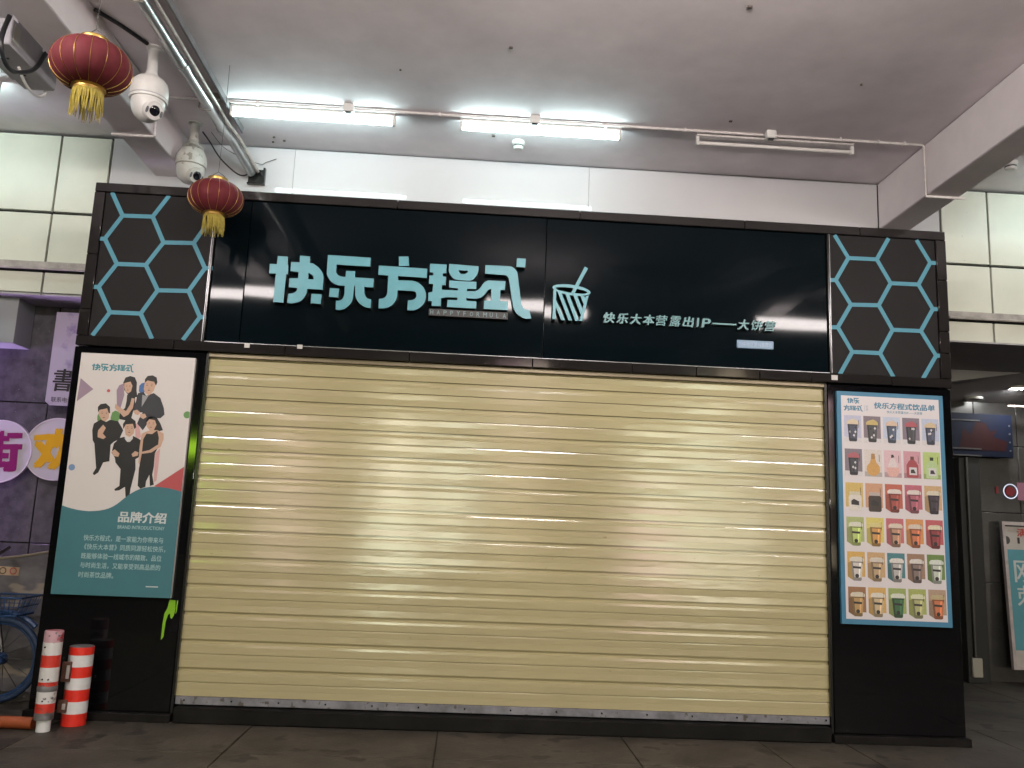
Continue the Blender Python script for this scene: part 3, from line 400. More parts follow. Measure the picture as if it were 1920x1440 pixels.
# raised characters
YF = -0.035
for nm, groups in T['GLYPH']:
    mb = MB()
    for loops in groups: mb.plate(loops, YF, 0.0215, 0, 1)
    o = mb.build('character', [M_LETTER, M_LSIDE], sg, smooth=False)
mb = MB()
for k, (nm, loops) in enumerate(T['CUP']): mb.plate(loops, YF-0.0004*k, 0.0215-0.0001*k, 0, 1)
mb.build('cup_emblem', [M_LETTER, M_LSIDE], sg, smooth=False)
hp = T['TB']['happyplate']; zc = (hp[1]+hp[3])/2
o = MB().box(hp[0], hp[2], -0.02, 0.0215, zc-0.026, zc+0.024, c=0.002).build('name_bar', mat('grey name bar', (0.035, 0.034, 0.036), 0.5), sg)
hb = T['TB']['happy']; n = 12
for k, ch in enumerate('HAPPYFORMULA'):
    a = hb[0]+(hb[2]-hb[0])*(k/11.0)*0.955; w = 0.021 if ch not in 'FL' else 0.016
    if ch == 'M': w = 0.026
    m = MB(); add_text(m, ch, a, a+w, zc-0.0165, zc+0.0145, -0.0225, 0.002, bold=0.004)
    subpart(m.build('letter', mat('dim teal letter', srgb(120, 150, 155), 0.5), None, smooth=False), o)
M_SLOG = mat('slogan letter', srgb(112, 156, 162), 0.4)
sl = T['TB']['slogan']; z = (sl[1]+sl[3])/2; h = sl[4]
chars = '快乐大本营露出IP'; x = sl[0]; pitch = 0.0935
cx = [sl[0]+pitch*k for k in range(7)]
for k, ch in enumerate('快乐大本营露出'):
    m = MB(); add_text(m, ch, cx[k], cx[k]+0.084, z-h/2, z+h/2, -0.012, 0.034, bold=0.015 if ch in '露营饼' else 0.035, shear=0.18, ms=1)
    m.build('slogan_letter', [M_SLOG, M_LSIDE], sg, smooth=False)
for ch, a, b in (('I', 1.545, 1.565), ('P', 1.580, 1.648)):
    m = MB(); add_text(m, ch, a, b, z-h/2+.004, z+h/2-.006, -0.012, 0.034, bold=0.04, shear=0.1, ms=1)
    m.build('slogan_letter', [M_SLOG, M_LSIDE], sg, smooth=False)
d = T['TB']['dash']
MB().box(d[0], d[2], -0.012, 0.0215, 2.779, 2.790).build('slogan_dash', [M_SLOG], sg)
s2 = T['TB']['slogan2']; z2 = (s2[1]+s2[3])/2
for k, ch in enumerate('大饼营'):
    a = s2[0]+0.0975*k
    m = MB(); add_text(m, ch, a, a+0.085, z2-h/2, z2+h/2, -0.012, 0.034, bold=0.015 if ch in '露营饼' else 0.035, shear=0.18, ms=1)
    m.build('slogan_letter', [M_SLOG, M_LSIDE], sg, smooth=False)
p = T['TB']['plaque']; zp = (p[1]+p[3])/2
o = MB().box(p[0], p[2], 0.008, 0.0215, zp-0.03, zp+0.03, c=0.004).build('plaque', mat('pale blue plaque', srgb(128, 156, 184), 0.4), sg)
m = MB(); add_text(m, '川中地区第16直营店', p[0]+0.016, p[2]-0.012, zp-0.017, zp+0.017, 0.0072, bold=0.004)
subpart(m.build('plaque_text', mat('plaque text', srgb(160, 180, 205), 0.4), None, smooth=False), o)
for x, zz, s_ in ((-1.556, 2.457, 0.017), (-1.20, 2.468, 0.017), (2.533, 2.440, 0.021)):
    MB().box(x-s_*1.05, x+s_*1.05, -0.004, -0.0022, zz-s_*0.75, zz+s_*0.9).build('sticker', mat('white sticker', (0.62, 0.60, 0.58), 0.6), sg)

# pillars
for (x0, x1, lab) in ((-2.7152, -1.832, 'black gloss pillar left of the shutter'), (2.492, 3.388, 'black gloss pillar right of the shutter')):
    pt = thing('shop_pillar', lab, 'pillar', ((x0+x1)/2, 0.3, 0))
    MB().box(x0, x1, 0.03, YW+0.39 if x0 < 0 else 2.74, 0.055, ZB-0.003, c=0.006).build('cladding', M_PILLAR, pt)
    MB().box(x0-0.015, x1+0.015, -0.01, YW+0.38 if x0 < 0 else 2.735, 0.0, 0.052, c=0.004).build('plinth', mat('dark plinth', (0.010, 0.009, 0.009), 0.6, spec=0.15, noise=0.3, nscale=8), pt)
    e0 = x1+0.001 if x0 < 0 else x0-0.017
    MB().box(e0, e0+0.016, 0.034, 0.10, 0.055, ZB-0.004).build('edge_trim', M_BLKTRIM, pt)
pk = mat('green reflection colour', srgb(122, 176, 24), 0.5)  # yellow-green reflection in the black pillar, painted as a flat shape
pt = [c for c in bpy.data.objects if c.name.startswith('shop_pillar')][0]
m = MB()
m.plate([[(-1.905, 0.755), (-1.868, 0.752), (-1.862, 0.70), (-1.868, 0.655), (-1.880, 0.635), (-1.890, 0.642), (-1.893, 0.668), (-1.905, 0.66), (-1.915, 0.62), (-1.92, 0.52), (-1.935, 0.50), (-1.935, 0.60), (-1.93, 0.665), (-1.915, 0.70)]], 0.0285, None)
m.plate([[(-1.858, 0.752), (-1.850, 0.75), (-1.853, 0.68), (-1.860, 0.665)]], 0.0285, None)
m.build('painted_reflection', pk, pt, smooth=False)['label'] = 'bright green reflection painted beside the poster corner'

# roller shutter
X0, X1 = -1.815, 2.475
sh = thing('roller_shutter', 'closed cream yellow roller shutter of horizontal slats', 'shutter', ((X0+X1)/2, 0.06, 0.1))
PITCH = 0.0885
def slat_mesh(kind):
    p = PITCH
    if kind == 0: prof = [(0.016, 0.0004), (0.0012, 0.0004), (0.0006, 0.0012), (0.0022, 0.0428), (0.0030, 0.0432), (0.0030, 0.0442), (0.0022, 0.0445), (0.0019, 0.0775), (0.0034, 0.0850), (0.0050, 0.0853), (0.016, 0.0830)]
    else: prof = [(0.016, 0.0004), (0.0012, 0.0004), (0.0006, 0.0012), (0.0010, 0.0432), (0.0018, 0.0436), (0.0018, 0.0446), (0.0011, 0.0449), (0.0022, 0.0600), (0.0036, 0.0650), (0.0130, 0.0662), (0.0132, 0.0878), (0.0160, 0.0882)]
    mb = MB(); n = len(prof); NX = 24
    for k in range(NX+1):
        x = X0+(X1-X0)*k/NX
        mb.v += [(x, y, z) for y, z in prof]
    for k in range(NX):
        for j in range(n-1):
            mb.f.append((k*n+j, (k+1)*n+j, (k+1)*n+j+1, k*n+j+1)); mb.mi.append(0)
    return mb.mesh('slat', M_SLAT, smooth=False)
SM = [slat_mesh(0), slat_mesh(1)]
for k in range(26):
    z = 0.155+PITCH*k
    o = bpy.data.objects.new('slat', SM[k % 2]); COL.objects.link(o)
    o.parent = sh; o.matrix_parent_inverse = Matrix.Translation(-Vector(sh.location))
    o.location = (0, 0.062+random.uniform(-0.001, 0.001), z)
    o.rotation_euler = (math.radians(random.uniform(-0.9, 0.7)), 0, 0)
MB().box(X0, X1, 0.0795, 0.11, 0.156, 2.5).build('backing', M_SLAT, sh)
bb = MB().box(X0+0.003, X1-0.003, 0.05, 0.09, 0.104, 0.154, c=0.003).build('bottom_bar', M_GALV, sh)
mm = MB()
for k in range(15):
    x = X0+0.06+k*0.30; mm.tube([(x, 0.046, 0.132), (x, 0.052, 0.132)], 0.006, 8)
subpart(mm.build('rivet', M_BLKTRIM, None, stuff=True), bb)
for x, s_ in ((X0-0.016, 1), (X1+0.001, 1)):
    MB().box(x, x+0.015, 0.042, 0.094, 0.10, ZB-0.005, c=0.002).build('guide_rail', M_STEEL, sh)
MB().box(X0-0.014, X1+0.014, 0.036, 0.058, 2.375, ZB-0.002, c=0.003).build('top_lip', mat('tarnished lip', (0.16, 0.13, 0.09), 0.35, metal=0.6), sh)
th = tag(MB().box(-1.80, 2.46, -0.012, 0.12, 0.0, 0.096, c=0.008).build('door_threshold', mat('grimy threshold', (0.009, 0.0085, 0.008), 0.6, spec=0.15, noise=0.4, nscale=6)), 'dark grimy stone threshold under the roller shutter', 'threshold')

# ================================================================== POSTERS
def rect(q): return [tuple(p) for p in q]
INK = dict(hair=(0.012, 0.010, 0.010), skin=srgb(196, 160, 138), black=(0.010, 0.010, 0.011), coal=(0.025, 0.026, 0.035), shirt=(0.30, 0.30, 0.31), white=(0.6, 0.58, 0.57),
           lilac=srgb(150, 128, 146), blue=srgb(66, 104, 160), green=srgb(96, 140, 80), pink=srgb(205, 160, 160), red=srgb(176, 76, 80), bluedot=srgb(112, 140, 176))
def ink(k): return mat('ink '+k, INK[k], 0.5)
ps = thing('brand_poster', 'white and teal brand poster with five printed figures, on the left pillar', 'poster', (-2.27, 0.02, 0.77))
q = T['P1']; PX0, PX1, PZ0, PZ1 = -2.652, -1.892, 0.767, 2.3545
MB().box(PX0, PX1, 0.0012, 0.028, PZ0, PZ1, c=0.001).build('board', M_PAPER, ps)
cl = lambda pts: [(min(max(x, PX0+0.001), PX1-0.001), z) for x, z in pts]
m = MB(); tl = T['P1TEAL']
m.plate([[(PX0, PZ0)]+[(PX0, tl[0][1])]+cl(tl[1:-1])+[(PX1, tl[-1][1]), (PX1, PZ0)]], -0.0005, 0.001)
m.build('teal_wave', M_PTEAL, ps, smooth=False)
for k, (c, pts) in enumerate(T['P1DECO']):
    MB().plate([cl(pts)], 0.0008-0.00003*k, None).build('printed_shape', ink(c), ps, smooth=False)
for c, x, z, r in T['P1DOT']:
    pts = cl([(x+r*math.cos(a*PI/12), z+r*math.sin(a*PI/12)) for a in range(24)])
    MB().plate([pts], 0.0006, None).build('printed_dot', ink(c), ps, smooth=False)
M_FACE = mat('ink feature', (0.05, 0.03, 0.03), 0.5)
for k, f in enumerate(T['P1FIG']):
    mb = MB(); mats = []; faces = []
    for j, (c, pts) in enumerate(f):
        mm_ = ink(c)
        if mm_ not in mats: mats.append(mm_)
        mb.plate([pts], 0.0004-0.00004*j-0.0000*k, None, mats.index(mm_))
        if c == 'skin': faces.append(pts)
    # eyes, brows, mouth on the face outline
    fi = {0: 0, 1: 0, 2: 0, 3: 0, 4: 2}[k]
    pts = faces[fi]; cx = sum(p[0] for p in pts)/len(pts); cz = sum(p[1] for p in pts)/len(pts)
    w = max(p[0] for p in pts)-min(p[0] for p in pts); hh = max(p[1] for p in pts)-min(p[1] for p in pts)
    mats.append(M_FACE); mi = len(mats)-1
    yv = -0.0002
    for sx in (-1, 1):
        mb.plate([[(cx+sx*w*0.20-w*0.09, cz+hh*0.08), (cx+sx*w*0.20+w*0.09, cz+hh*0.08), (cx+sx*w*0.20, cz+hh*0.125)]], yv, None, mi)
        mb.plate([[(cx+sx*w*0.20-w*0.12, cz+hh*0.19), (cx+sx*w*0.20+w*0.12, cz+hh*0.19), (cx+sx*w*0.20, cz+hh*0.22)]], yv, None, mi)
    mb.plate([[(cx-w*0.14, cz-hh*0.2), (cx, cz-hh*0.23), (cx+w*0.14, cz-hh*0.2), (cx, cz-hh*0.17)]], yv, None, mi)
    mb.plate([[(cx-w*0.05, cz-hh*0.08), (cx+w*0.05, cz-hh*0.08), (cx, cz-hh*0.05)]], yv, None, mi)
    mb.build('printed_figure', mats, ps, smooth=False)
def small_logo(names, x0, x1, zc, h, y, mt, parent):
    sel = [g for n, g in T['GLYPH'] if n in names]
    pts = [p for g in sel for loops in g for l in loops for p in l]
    ax, bx_ = min(p[0] for p in pts), max(p[0] for p in pts); az, bz = min(p[1] for p in pts), max(p[1] for p in pts)
    mb = MB()
    for k, gr in enumerate(sel):
        for loops in gr:
            mb.plate([[(x0+(p[0]-ax)/(bx_-ax)*(x1-x0), zc-h/2+(p[1]-az)/(bz-az)*h) for p in l] for l in loops], y, None)
    mb.build('printed_logo', mt, parent, smooth=False)
TB = T['TB']
t = TB['p1logo']; small_logo(['kuai', 'le', 'fang', 'cheng', 'shi'], t[0], t[2], t[1], t[4], 0.0006, mat('ink logo teal', srgb(64, 130, 142), 0.5), ps)
M_PW = mat('ink pale', (0.56, 0.60, 0.60), 0.5); M_PW2 = mat('ink pale thin', srgb(168, 196, 196), 0.5)
for key, s, b, mt in (('p1title', '品牌介绍', 0.035, M_PW), ('p1eng', 'BRAND INTRODUCTIONY', 0.004, M_PW2),
        ('p1a', '快乐方程式，是一家能为你带来与', 0.004, M_PW2), ('p1b', '《快乐大本营》同质同源轻松快乐，', 0.004, M_PW2),
        ('p1c', '既能够体验一线城市的精致、品位', 0.004, M_PW2), ('p1d', '与时尚生活，又能享受到高品质的', 0.004, M_PW2), ('p1e', '时尚茶饮品牌。', 0.004, M_PW2)):
    m = MB(); text_tb(m, s, TB[key], -0.0008, bold=b); m.build('printed_line', mt, ps, smooth=False, stuff=True)
t = TB['p1dash']; m = MB(); m.box(t[0], t[2], -0.0009, -0.0003, 0.831, 0.838); m.build('printed_dash', M_PW, ps)

# menu
mp = thing('menu_poster', 'drinks menu poster with blue border and thirty pictures, on the right pillar', 'poster', (2.93, 0.02, 0.763))
QX0, QX1, QZ0, QZ1 = 2.547, 3.311, 0.763, 2.349
MB().box(QX0, QX1, 0.0012, 0.028, QZ0, QZ1, c=0.001).build('border_board', mat('menu blue', srgb(66, 124, 156), 0.5, noise=0.03, nscale=5), mp)
MB().box(QX0+0.030, QX1-0.032, 0.0002, 0.001, QZ0+0.034, QZ1-0.030).build('menu_sheet', M_PAPER2, mp)
M_MB = mat('ink menu blue', srgb(74, 128, 156), 0.5)
t = TB['m_logo1']; small_logo(['kuai', 'le'], t[0], t[2], t[1], t[4], -0.0003, M_MB, mp)
t = TB['m_logo2']; small_logo(['fang', 'cheng', 'shi'], t[0], t[2], t[1], t[4], -0.0003, M_MB, mp)
m = MB(); m.box(2.742, 2.7432, -0.0004, -0.0001, 2.214, 2.256); m.build('printed_dash', M_MB, mp)
m = MB(); add_text(m, '奶', 2.752, 2.770, 2.238, 2.256, -0.0003); add_text(m, '茶', 2.752, 2.770, 2.216, 2.234, -0.0003);
m.build('printed_line', mat('ink grey blue', srgb(130, 150, 175), 0.5), mp, smooth=False)
m = MB(); text_tb(m, '快乐方程式饮品单', TB['m_title'], -0.0003, bold=0.04, shear=0.12); m.build('printed_line', M_MB, mp, smooth=False)
m = MB(); text_tb(m, '快乐大本营露出IP——大饼营', TB['m_sub'], -0.0003, bold=0.008); m.build('printed_line', M_MB, mp, smooth=False)
G = T['GRID']; gx0 = 2.594; gx1 = 3.272; gz1 = 2.180; gz0 = 0.822
pw = (gx1-gx0)/(5-0.12); ph = (gz1-gz0)/(6-0.2)
CELLS = [ # background, style, drink, topping
 [('b9b9d6', 'tall', '454a60', 'd9c6a4'), ('80707c', 'tall', '4a4a4e', 'c9ae5a'), ('b9c4de', 'tall', '4a566e', 'd8b89c'), ('7d7080', 'tall', '45464e', 'b64a58'), ('b4bcd8', 'tall', '4a5068', 'd4b98e')],
 [('7f7280', 'tall', '42444c', 'b85662'), ('d5c9c4', 'bulb', 'd39a3c', 'b0803c'), ('dcb2bc', 'sundae', 'e0a79c', 'dccaca'), ('d08f9e', 'bottle', 'a83a44', '6a3a34'), ('b4cc6a', 'bottle', 'b2cc8c', '2c3420')],
 [('d6b34c', 'jar', 'd8cfc6', 'cfc4a8'), ('cf956c', 'jar', '453a36', 'b7a8a4'), ('c2583e', 'cup', 'a8473c', 'dccfc8'), ('c0566e', 'cup', 'b0586c', 'dccfc8'), ('cda46c', 'cup', '453a48', 'd6cbb4')],
 [('aab66a', 'cup', 'bccf62', 'd9d6c4'), ('dccb52', 'cup', 'd1953a', 'd8c878'), ('c9606a', 'cup', 'bf8c6c', 'd8c8b4'), ('dc9038', 'cup', 'd1703c', 'd8c4b4'), ('c25058', 'cup', '94363c', 'dccfae')],
 [('d9a93c', 'cup', 'cfc6c0', 'd9cfc0'), ('cba166', 'cup', 'bf9f74', 'd6cabc'), ('3a8088', 'cup', 'b9b3b0', 'd9d4ce'), ('a07a5c', 'cup', '84706a', 'd8d0ca'), ('6a8a3c', 'cup', 'c0c6b8', 'd3d9d0')],
 [('9a6a40', 'cup', 'bc9350', 'd5cab4'), ('d9a848', 'cup', 'cdb284', 'ddd4c4'), ('9aac54', 'cup', '3c6a44', 'd4d6c4'), ('a6b050', 'cup', 'b4b272', 'd6d6b0'), ('b29276', 'cup', 'cf7034', 'bca878')]]
def mute(c):
    g_ = sum(c)/3
    return tuple(0.78*v+0.22*g_ for v in c)
hexc = lambda h: mute(srgb(int(h[0:2], 16), int(h[2:4], 16), int(h[4:6], 16)))
def shade(h, f): return ''.join('%02x' % max(0, min(255, int(int(h[i:i+2], 16)*f))) for i in (0, 2, 4))
def pm(h): return mat('ink '+h, hexc(h), 0.5, noise=0.12, nscale=90)
M_MK = mat('ink label', (0.035, 0.03, 0.032), 0.5)
for r in range(6):
    for c in range(5):
        bg, st, dr, top = CELLS[r][c]
        x0 = gx0+pw*c; x1 = x0+pw*0.88; z1 = gz1-ph*r; z0 = z1-ph*0.80
        full = r < 2
        zb = z0 if full else z0+ph*0.09
        o = MB().box(x0, x1, -0.0003, 0.0001, zb, z1).build('drink_picture', pm(bg), mp, smooth=False)
        cx = (x0+x1)/2+pw*(0.03 if not full else 0.0); w = pw*0.66; zbt = z0+ph*0.02-(0 if full else ph*0.05); zt = z1-ph*0.12
        mb = MB(); ms_ = [pm(dr), pm(top), M_MK, pm('d2ccd0'), pm(shade(dr, 0.66)), pm(shade(dr, 1.22)), pm(shade(bg, 0.82))]
        y = -0.0006
        hgt = zt-zbt
        if st in ('tall', 'cup'):
            bw, tw = (0.28, 0.40) if st == 'tall' else (0.30, 0.46)
            mb.plate([[(cx-w*bw*1.1, zbt+hgt*0.03), (cx-w*bw*0.8, zbt), (cx+w*bw*0.8, zbt), (cx+w*bw*1.1, zbt+hgt*0.03), (cx+w*tw, zbt+hgt*0.80), (cx-w*tw, zbt+hgt*0.80)]], y, None, 0)
            mb.plate([[(cx-w*tw*1.15, zbt+hgt*0.78), (cx+w*tw*1.15, zbt+hgt*0.78), (cx+w*tw*1.2, zbt+hgt*0.87), (cx+w*tw*0.9, zbt+hgt*0.95), (cx+w*0.1, zbt+hgt*(0.97 if st == 'cup' else 1.04)), (cx-w*tw*0.9, zbt+hgt*0.95), (cx-w*tw*1.2, zbt+hgt*0.87)]], y-0.0001, None, 1)
            mb.plate([[(cx-w*tw, zbt+hgt*0.80), (cx-w*bw*1.1, zbt+hgt*0.03), (cx-w*bw*0.75, zbt), (cx-w*bw*0.62, zbt+hgt*0.03), (cx-w*tw*0.66, zbt+hgt*0.80)]], y-0.00005, None, 4)
            mb.plate([[(cx+w*bw*0.30, zbt+hgt*0.06), (cx+w*bw*0.62, zbt+hgt*0.06), (cx+w*tw*0.68, zbt+hgt*0.76), (cx+w*tw*0.38, zbt+hgt*0.76)]], y-0.00005, None, 5)
            mb.plate([[(cx-w*bw*1.1, zbt+hgt*0.03), (cx-w*bw*0.8, zbt), (cx+w*bw*0.8, zbt), (cx+w*bw*1.1, zbt+hgt*0.03), (cx+w*bw*1.16, zbt+hgt*0.13), (cx-w*bw*1.16, zbt+hgt*0.15)]], y-0.00006, None, 4)
            mb.plate([[(cx-w*tw*1.0, zbt+hgt*0.77), (cx+w*tw*1.0, zbt+hgt*0.77), (cx+w*tw*0.97, zbt+hgt*0.72), (cx-w*tw*0.97, zbt+hgt*0.73)]], y-0.00007, None, 4)
            if not full: mb.plate([[(x0, zbt+hgt*0.16), (cx-w*bw, zbt+hgt*0.02), (cx-w*bw, zbt+hgt*0.12), (cx-w*tw*0.9, zbt+hgt*0.75), (x0+pw*0.02, zbt+hgt*0.72)]], -0.00045, None, 6)
            if st == 'cup':
                mb.plate([[(cx-w*0.30, zbt+hgt*0.50), (cx+w*0.30, zbt+hgt*0.485), (cx+w*0.31, zbt+hgt*0.57), (cx-w*0.31, zbt+hgt*0.585)]], y-0.0001, None, 2)
                mb.plate([[(cx+w*0.15*math.cos(a*PI/6), zbt+hgt*0.2+w*0.15*math.sin(a*PI/6)) for a in range(12)]], y-0.0001, None, 2)
            else:
                for q_ in range(5):
                    xx = cx+w*random.uniform(-0.22, 0.22); zz = zbt+hgt*random.uniform(0.12, 0.72); s_ = w*0.09
                    mb.plate([[(xx-s_, zz), (xx, zz-s_*1.2), (xx+s_, zz), (xx, zz+s_*1.2)]], y-0.0001, None, 2 if q_ % 2 else 3)
        elif st == 'bulb':
            mb.plate([[(cx+w*(0.52 if a_ < 9 or a_ > 15 else 0.52)*math.cos(a_*PI/12+PI/2)*1.0, zbt+w*0.52+w*0.52*math.sin(a_*PI/12+PI/2)) for a_ in range(2, 23)]+[(cx+w*0.16, zbt+hgt*0.78), (cx-w*0.16, zbt+hgt*0.78)]], y, None, 0)
            mb.plate([[(cx-w*0.17, zbt+hgt*0.76), (cx+w*0.17, zbt+hgt*0.76), (cx+w*0.13, zbt+hgt), (cx-w*0.13, zbt+hgt)]], y-0.0001, None, 1)
        elif st == 'sundae':
            mb.plate([[(cx-w*0.5, zbt+hgt*0.42), (cx-w*0.45, zbt+hgt*0.15), (cx-w*0.25, zbt), (cx+w*0.25, zbt), (cx+w*0.45, zbt+hgt*0.15), (cx+w*0.5, zbt+hgt*0.42)]], y, None, 0)
            mb.plate([[(cx-w*0.4, zbt+hgt*0.42), (cx+w*0.4, zbt+hgt*0.42), (cx+w*0.3, zbt+hgt*0.62), (cx+w*0.12, zbt+hgt*0.82), (cx-w*0.12, zbt+hgt*0.84), (cx-w*0.3, zbt+hgt*0.6)]], y-0.0001, None, 1)
            mb.plate([[(cx-w*0.12, zbt+hgt*0.84), (cx+w*0.14, zbt+hgt*0.88), (cx+w*0.05, zbt+hgt), (cx-w*0.1, zbt+hgt*0.98)]], y-0.0002, None, 2)
        elif st == 'bottle':
            mb.plate([[(cx-w*0.46, zbt+hgt*0.04), (cx-w*0.36, zbt), (cx+w*0.36, zbt), (cx+w*0.46, zbt+hgt*0.04), (cx+w*0.46, zbt+hgt*0.55), (cx+w*0.3, zbt+hgt*0.72), (cx+w*0.14, zbt+hgt*0.8), (cx-w*0.14, zbt+hgt*0.8), (cx-w*0.3, zbt+hgt*0.72), (cx-w*0.46, zbt+hgt*0.55)]], y, None, 0)
            mb.plate([[(cx-w*0.14, zbt+hgt*0.8), (cx+w*0.14, zbt+hgt*0.8), (cx+w*0.14, zbt+hgt*0.95), (cx-w*0.14, zbt+hgt*0.95)]], y, None, 1)
            mb.plate([[(cx-w*0.25, zbt+hgt*0.12), (cx+w*0.34, zbt+hgt*0.12), (cx+w*0.34, zbt+hgt*0.46), (cx-w*0.25, zbt+hgt*0.46)]], y-0.0001, None, 3)
            mb.plate([[(cx-w*0.15, zbt+hgt*0.2), (cx+w*0.25, zbt+hgt*0.2), (cx+w*0.1, zbt+hgt*0.38), (cx-w*0.12, zbt+hgt*0.36)]], y-0.0002, None, 2)
        else:
            mb.plate([[(cx-w*0.5, zbt+hgt*0.06), (cx-w*0.4, zbt), (cx+w*0.4, zbt), (cx+w*0.5, zbt+hgt*0.06), (cx+w*0.5, zbt+hgt*0.58), (cx+w*0.4, zbt+hgt*0.68), (cx-w*0.4, zbt+hgt*0.68), (cx-w*0.5, zbt+hgt*0.58)]], y, None, 0)
            mb.plate([[(cx-w*0.42, zbt+hgt*0.66), (cx+w*0.42, zbt+hgt*0.66), (cx+w*0.42, zbt+hgt*0.8), (cx-w*0.42, zbt+hgt*0.8)]], y-0.0001, None, 1)
            mb.plate([[(cx-w*0.3, zbt+hgt*0.26), (cx+w*0.3, zbt+hgt*0.24), (cx+w*0.3, zbt+hgt*0.4), (cx-w*0.1, zbt+hgt*0.5), (cx-w*0.3, zbt+hgt*0.42)]], y-0.0001, None, 2)
        if full:
            mb.plate([[(x0, z0), (x1, z0), (x1, z0+ph*0.13), (x0, z0+ph*0.15)]], -0.00045, None, 3 if st == 'tall' else 6)
        if full or c != 2:
            mb.box(x1-pw*0.14, x1-pw*0.115, y-0.0001, y, z1-ph*0.36, z1-ph*0.14, 2)
        subpart(mb.build('printed_drink', ms_, None, smooth=False), o)

# ================================================================== CEILING FITTINGS
def tube_fixture(label, loc, lit):
    t = thing('tube_light', label, 'tube light', loc, 'ceiling tube lights')
    b = MB().box(-0.61, 0.61, -0.026, 0.026, 0.048, 0.082, c=0.004).build('batten', M_CONDUIT)
    b.parent = t
    for s_ in (-1, 1):
        e = MB().box(s_*0.602-0.011, s_*0.602+0.011, -0.016, 0.016, -0.02, 0.049, c=0.003).build('socket', M_WHITEP); e.parent = t
    u = MB().tube([(-0.59, 0, 0), (0.59, 0, 0)], 0.0145, 14).build('tube', M_TUBE if lit else M_TUBEOFF); u.parent = t
    return t
ZT1 = ZC-0.0835
tube_fixture('glowing bare tube light nearest the red lanterns, above the sign', (-1.295, 0.24, ZT1), True)
tube_fixture('glowing bare tube light above the middle of the sign, by the smoke detector', (0.414, 0.24, ZT1), True)
tube_fixture('unlit bare tube light above the right half of the sign', (2.215, 0.24, ZT1), False)
tube_fixture('glowing bare tube light in the bay left of the left beam', (-4.12, 0.10, ZT1), True)
tube_fixture('glowing bare tube light in the bay right of the right beam', (5.08, 0.24, ZT1), True)
for k, (x, lab) in enumerate(((-2.78, 'left'), (0.66, 'middle'), (3.80, 'right'))):
    t = thing('unseen_pendant_lamp', lab+' unseen long lamp over the viewer, hung low to light the ceiling', 'lamp', (x, -3.62, 3.80), 'unseen lamps hung low')  # lamps inferred from sign glints; pendant form added to brighten the ceiling
    d = MB().tube([(-0.57, 0, 0), (0.57, 0, 0)], 0.055, 16).build('diffuser', M_FLOODE); d.parent = t
    b = MB().box(-0.60, 0.60, -0.02, 0.02, 0.057, 0.085, c=0.005).build('spine', M_WHITEP); b.parent = t
    for s_ in (-1, 1):
        e = MB().tube([(s_*0.572, 0, 0), (s_*0.602, 0, 0)], 0.058, 16).build('end_cap', M_WHITEP); e.parent = t
        e = MB().tube([(s_*0.45, 0, 0.085), (s_*0.45, 0, ZC-3.80-0.002)], 0.004, 6).build('suspension_rod', M_STEEL); e.parent = t
m = MB()
m.tube([(3.66, 0.185, 3.915), (3.357, 0.185, 3.915), (3.355, 0.185, 3.93), (3.355, 0.185, 4.31), (3.34, 0.185, 4.327), (0, 0.185, 4.328), (-2.405, 0.185, 4.327), (-2.415, 0.185, 4.315), (-2.415, 0.185, 4.02), (-2.43, 0.185, 4.015), (-2.72, 0.185, 4.015)], 0.0105, 8)
cd = tag(m.build('conduit', M_CONDUIT), 'thin pale conduit running along the ceiling over both beams', 'conduit')
m = MB()
for x in (-2.1, -1.7, -.35, .9, 1.5, 2.7, 3.0, 3.2): m.box(x-0.008, x+0.008, 0.168, 0.202, 4.312, 4.341, c=0.002)
o = m.build('saddle_clip', M_CONDUIT); o.parent = cd; o['kind'] = 'stuff'
for x, lab in ((-1.02, 'white switch box on the conduit at the leftmost tube light'), (0.36, 'white switch box on the conduit at the middle tube light'), (2.147, 'white switch box with dark wires at the unlit tube light')):
    t = thing('switch_box', lab, 'switch box', (x, 0.155, 4.28), 'boxes on the ceiling conduit')
    MB().box(x-0.037, x+0.037, 0.115, 0.172, 4.278, 4.341, c=0.005).build('box', M_WHITEP, t)
    MB().box(x-0.022, x+0.020, 0.122, 0.150, 4.268, 4.277, c=0.002).build('terminal', M_BLACKP, t)
for x, y, z, lab in ((0.261, 0.578, ZC, 'white round smoke detector on the ceiling under the middle tube light'), (4.18, 0.40, ZC, 'white round smoke detector in the bay right of the right beam')):
    t = thing('smoke_detector', lab, 'smoke detector', (x, y, z-0.07), 'smoke detectors')
    MB().lathe([(0.052, 0.07), (0.054, 0.052), (0.046, 0.036)], (x, y, z-0.071), 24).build('base', M_WHITEP, t)
    MB().lathe([(0.044, 0.035), (0.042, 0.014), (0.032, 0.002), (0.0, 0.0)], (x, y, z-0.071), 24).build('cap', M_WHITEP, t)
    MB().lathe([(0.0445, 0.031), (0.0445, 0.022)], (x, y, z-0.071), 24).build('vent_band', M_BLACKP, t)

